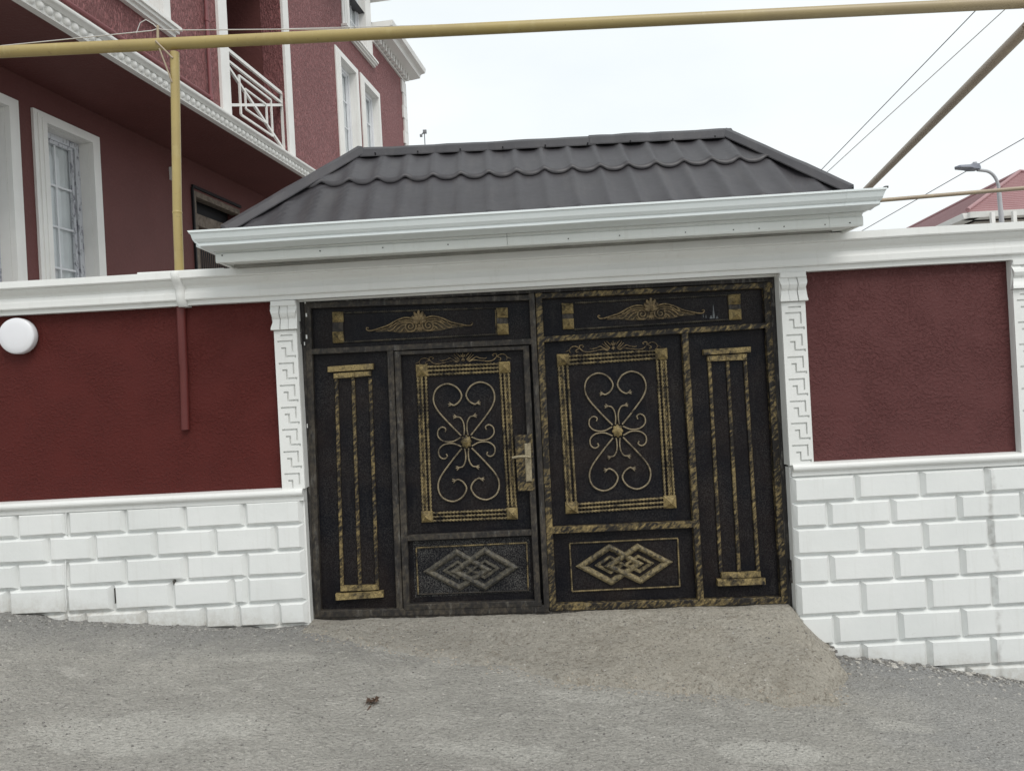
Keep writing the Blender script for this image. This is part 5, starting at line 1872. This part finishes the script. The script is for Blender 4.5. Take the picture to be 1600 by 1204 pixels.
# ------------------------------------------------------------------ street lamp
LD = 17.0
pb, pm = at_d(1565, 345, LD), at_d(1560.5, 295, LD)
sl_ = thing('street_lamp', (pb.x, pb.y, -1.6), 'grey street lamp with a curved arm beyond the wall at the right', 'street lamp')
t_ = at_d(1559.5, 288, LD)
mb = MB()
tube_mb(mb, [Vector((pb.x + .08, pb.y, -1.6)), Vector((pb.x, pb.y, pb.z)), pm], [.075, .052, .045], 10)
mb.build('pole', 'lamp_grey', sl_)
mb = MB()
tube_mb(mb, catmull([pm, t_, at_d(1554, 276, LD), at_d(1544, 268, LD), at_d(1527, 265.5, LD)], 6), .034, 10)
mb.build('arm', 'lamp_grey', sl_)
h0, h1 = at_d(1492, 261.5, LD), at_d(1531, 262, LD)
mb = MB()
ax_ = (h1 - h0).normalized()
secs = []
for t, w, hh in ((0, .02, .012), (.12, .12, .03), (.5, .15, .04), (.62, .15, .07), (.9, .11, .075), (1, .05, .03)):
    c_ = h0.lerp(h1, t)
    secs.append([tuple(c_ + Vector((0, sy * w, 0)) + Vector((0, 0, sz * hh))) for sy, sz in ((-1, -.7), (-.7, 1), (.7, 1), (1, -.7))])
mb.loft(secs)
mb.build('lamp_head', 'lamp_head', sl_)
p = at_d(1523, 253.5, LD)
mb = MB(); tube_mb(mb, [p - Vector((0, 0, .09)), p], [.05, .045], 8); mb.build('photocell', 'lamp_grey', sl_)

# ------------------------------------------------------------------ overhead wires and the aerial
def wire(name, pts, r, mat, label, sag=0.0):
    P = []
    n = 24
    for (p, q) in zip(pts, pts[1:]):
        for i in range(n):
            t = i / n
            v = p.lerp(q, t); v.z -= sag * 4 * t * (1 - t); P.append(v)
    P.append(pts[-1])
    mb = MB(); tube_mb(mb, P, r, 5)
    o = mb.build(name, mat)
    tag(o, label, 'wire', 'overhead wires')
    return o
def ext(p, q, t): return p + (q - p) * t
a_, b_ = at_d(1275, 274, 11), at_d(1533, 8, 8)
wire('overhead_wire', [ext(a_, b_, -.6), ext(a_, b_, 1.5)], .0055, 'wire', 'darker upper wire of the pair rising right from the canopy hip')
a_, b_ = at_d(1288, 273, 11), at_d(1580, 6, 8)
wire('overhead_wire', [ext(a_, b_, -.6), ext(a_, b_, 1.5)], .0055, 'wire_pale', 'paler lower wire of the pair rising right from the canopy hip')
a_, b_ = at_d(1362, 352, 30), at_d(1600, 216, 24)
wire('overhead_wire', [ext(a_, b_, -.7), ext(a_, b_, 1.8)], .015, 'wire', 'single wire passing behind the street lamp head')
sp = W(246.5, 45, PY)
wire('overhead_wire', [W(-30, 76, PY - .02), W(0, 72, PY), W(120, 60, PY), W(238, 48, PY), sp], .0035, 'wire_pale', 'thin pale wire left of the pipe spur slanting down to the frame edge')
wire('overhead_wire', [sp, W(262, 47.5, PY), W(440, 46, PY), W(600, 46, PY + .01), W(720, 42.5, PY)], .0035, 'wire_pale', 'thin pale wire just above the pipe across the balcony opening')
wire('overhead_wire', [W(440, 45.5, PY + .02), W(620, 41, PY + .02), W(800, 35, PY + .02), W(1010, 26, PY + .02)], .003, 'wire_pale', 'faint thin wire above the pipe against the white sky')
wire('overhead_wire', [W(213, 52, PY), W(219, 36, PY), W(228, 31, PY), W(240, 38, PY), sp], .0028, 'wire_pale', 'short loose curl of pale wire at the pipe spur')

AD = 24.0
p_, q_ = at_d(663.5, 226, AD), at_d(663, 206, AD)
ant = thing('tv_antenna', (p_.x, p_.y, 0), 'tiny grey television aerial on a mast behind the canopy ridge', 'antenna')
mb = MB(); tube_mb(mb, [Vector((p_.x, p_.y, -.5)), q_], .016, 6); mb.build('mast', 'antenna', ant)
r_ = at_d(657.5, 212, AD)
mb = MB(); tube_mb(mb, [q_, r_], .020, 6); mb.build('boom', 'antenna', ant)
for c_, s_ in ((q_, .07), (r_, .045)):
    mb = MB(); mb.box(c_.x - s_ * .6, c_.x + s_, c_.y - .05, c_.y + .05, c_.z - s_ * .7, c_.z + s_ * .7); mb.build('receiver', 'antenna', ant)

# ------------------------------------------------------------------ small things on the road
lc = on_road(582, 1098)
lz = ground_z(lc.x, lc.y)
mb = MB()
for i in range(26):
    a = random.uniform(0, 2 * math.pi); el = random.uniform(0.1, 1.4)
    r = random.uniform(.010, .030)
    c_ = Vector((lc.x + r * math.cos(a) * .9, lc.y + r * math.sin(a) * .9, lz + .006 + r * math.sin(el) * .9))
    d1 = Vector((random.uniform(-1, 1), random.uniform(-1, 1), random.uniform(-.6, .6))).normalized() * random.uniform(.010, .018)
    d2 = d1.cross(Vector((random.uniform(-1, 1), random.uniform(-1, 1), 1))).normalized() * random.uniform(.004, .009)
    lift = Vector((0, 0, random.uniform(.002, .007)))
    mb.add([c_ - d1, c_ - d2 + lift, c_ + d1, c_ + d2 + lift], [(0, 1, 2), (0, 2, 3)])
    tube_mb(mb, [c_ - d1, c_ - d1 * 2.2 - lift], [.0012, .0006], 4)
tube_mb(mb, [Vector((lc.x - .004, lc.y - .03, lz + .004)), Vector((lc.x - .008, lc.y - .055, lz + .003)), Vector((lc.x - .012, lc.y - .075, lz + .003))], [.005, .004, .002], 5)
o = mb.build('dry_leaf', 'leaf_dry', None, origin=(lc.x, lc.y, lz))
tag(o, 'crumpled dry brown leaf lying on the road in front of the gate', 'leaf')

def scatter(name, mat, n, pick, smin, smax):
    mb = MB()
    for _ in range(n):
        x, y = pick()
        z = ground_z(x, y)
        s = smin + (smax - smin) * random.random() ** 3
        vs = []
        a0_ = random.uniform(0, 6.28)
        for ring, (k, zz) in enumerate(((1.0, -.25), (.72, .45))):
            for j in range(5):
                a = a0_ + 2 * math.pi * j / 5 + ring * .3
                q = s * k * random.uniform(.7, 1.15)
                vs.append((x + q * math.cos(a), y + q * math.sin(a) * .9, z + s * zz * random.uniform(.6, 1.1)))
        fs = [(0, 1, 2, 3, 4)[::-1], (5, 6, 7, 8, 9)] + [(j, (j + 1) % 5, 5 + (j + 1) % 5, 5 + j) for j in range(5)]
        mb.add(vs, fs)
    o = mb.build(name, mat)
    o['kind'] = 'stuff'
    return o
def pick_any(): return random.uniform(-3.4, 3.4), -0.06 - 2.0 * random.random() ** 1.3
def pick_wall():
    while True:
        x = random.uniform(-3.5, 3.5)
        if x < -1.35 or x > 1.95:
            return x, -0.06 - abs(random.gauss(0, .10))
def pick_right(): return random.uniform(1.9, 3.5), -0.08 - abs(random.gauss(0, .28))
def pick_edge():
    x = random.uniform(AX0, AX1); return x, interp(x, EX, EY) + random.gauss(-.02, .06)
M['pebble_tan'] = m_paint('tan_concrete_crumbs', (0.42, 0.375, 0.31), (0.30, 0.262, 0.21), 0.9, 0.1, 40)
def pick_rock(): return random.uniform(1.95, 3.5), -0.075 - abs(random.gauss(0, .07))
def pick_crumb():
    x = random.uniform(AX0, AX1); return x, interp(x, EX, EY) + random.gauss(-.01, .05)
for mat_, n_, pk, lo, hi, lab in (
        ('pebble', 600, pick_any, .002, .010, 'pale stone chips scattered over the road'),
        ('pebble', 260, pick_wall, .003, .010, 'pale stone chips along the foot of the wall'),
        ('pebble', 220, pick_right, .003, .016, 'whiter stones on the road below the right wall'),
        ('pebble', 60, pick_rock, .010, .030, 'broken pale rubble in the crevice under the right wall'),
        ('pebble_dark', 3000, pick_any, .0022, .0090, 'dark grit over the road'),
        ('pebble_dark', 700, pick_wall, .003, .012, 'dark grit along the foot of the wall'),
        ('pebble_dark', 90, pick_rock, .010, .028, 'dark broken asphalt lumps under the right wall'),
        ('pebble_tan', 900, pick_crumb, .002, .011, 'tan crumbs along the broken edge of the apron')):
    g_ = scatter('gravel', mat_, n_, pk, lo, hi); g_['label'] = lab
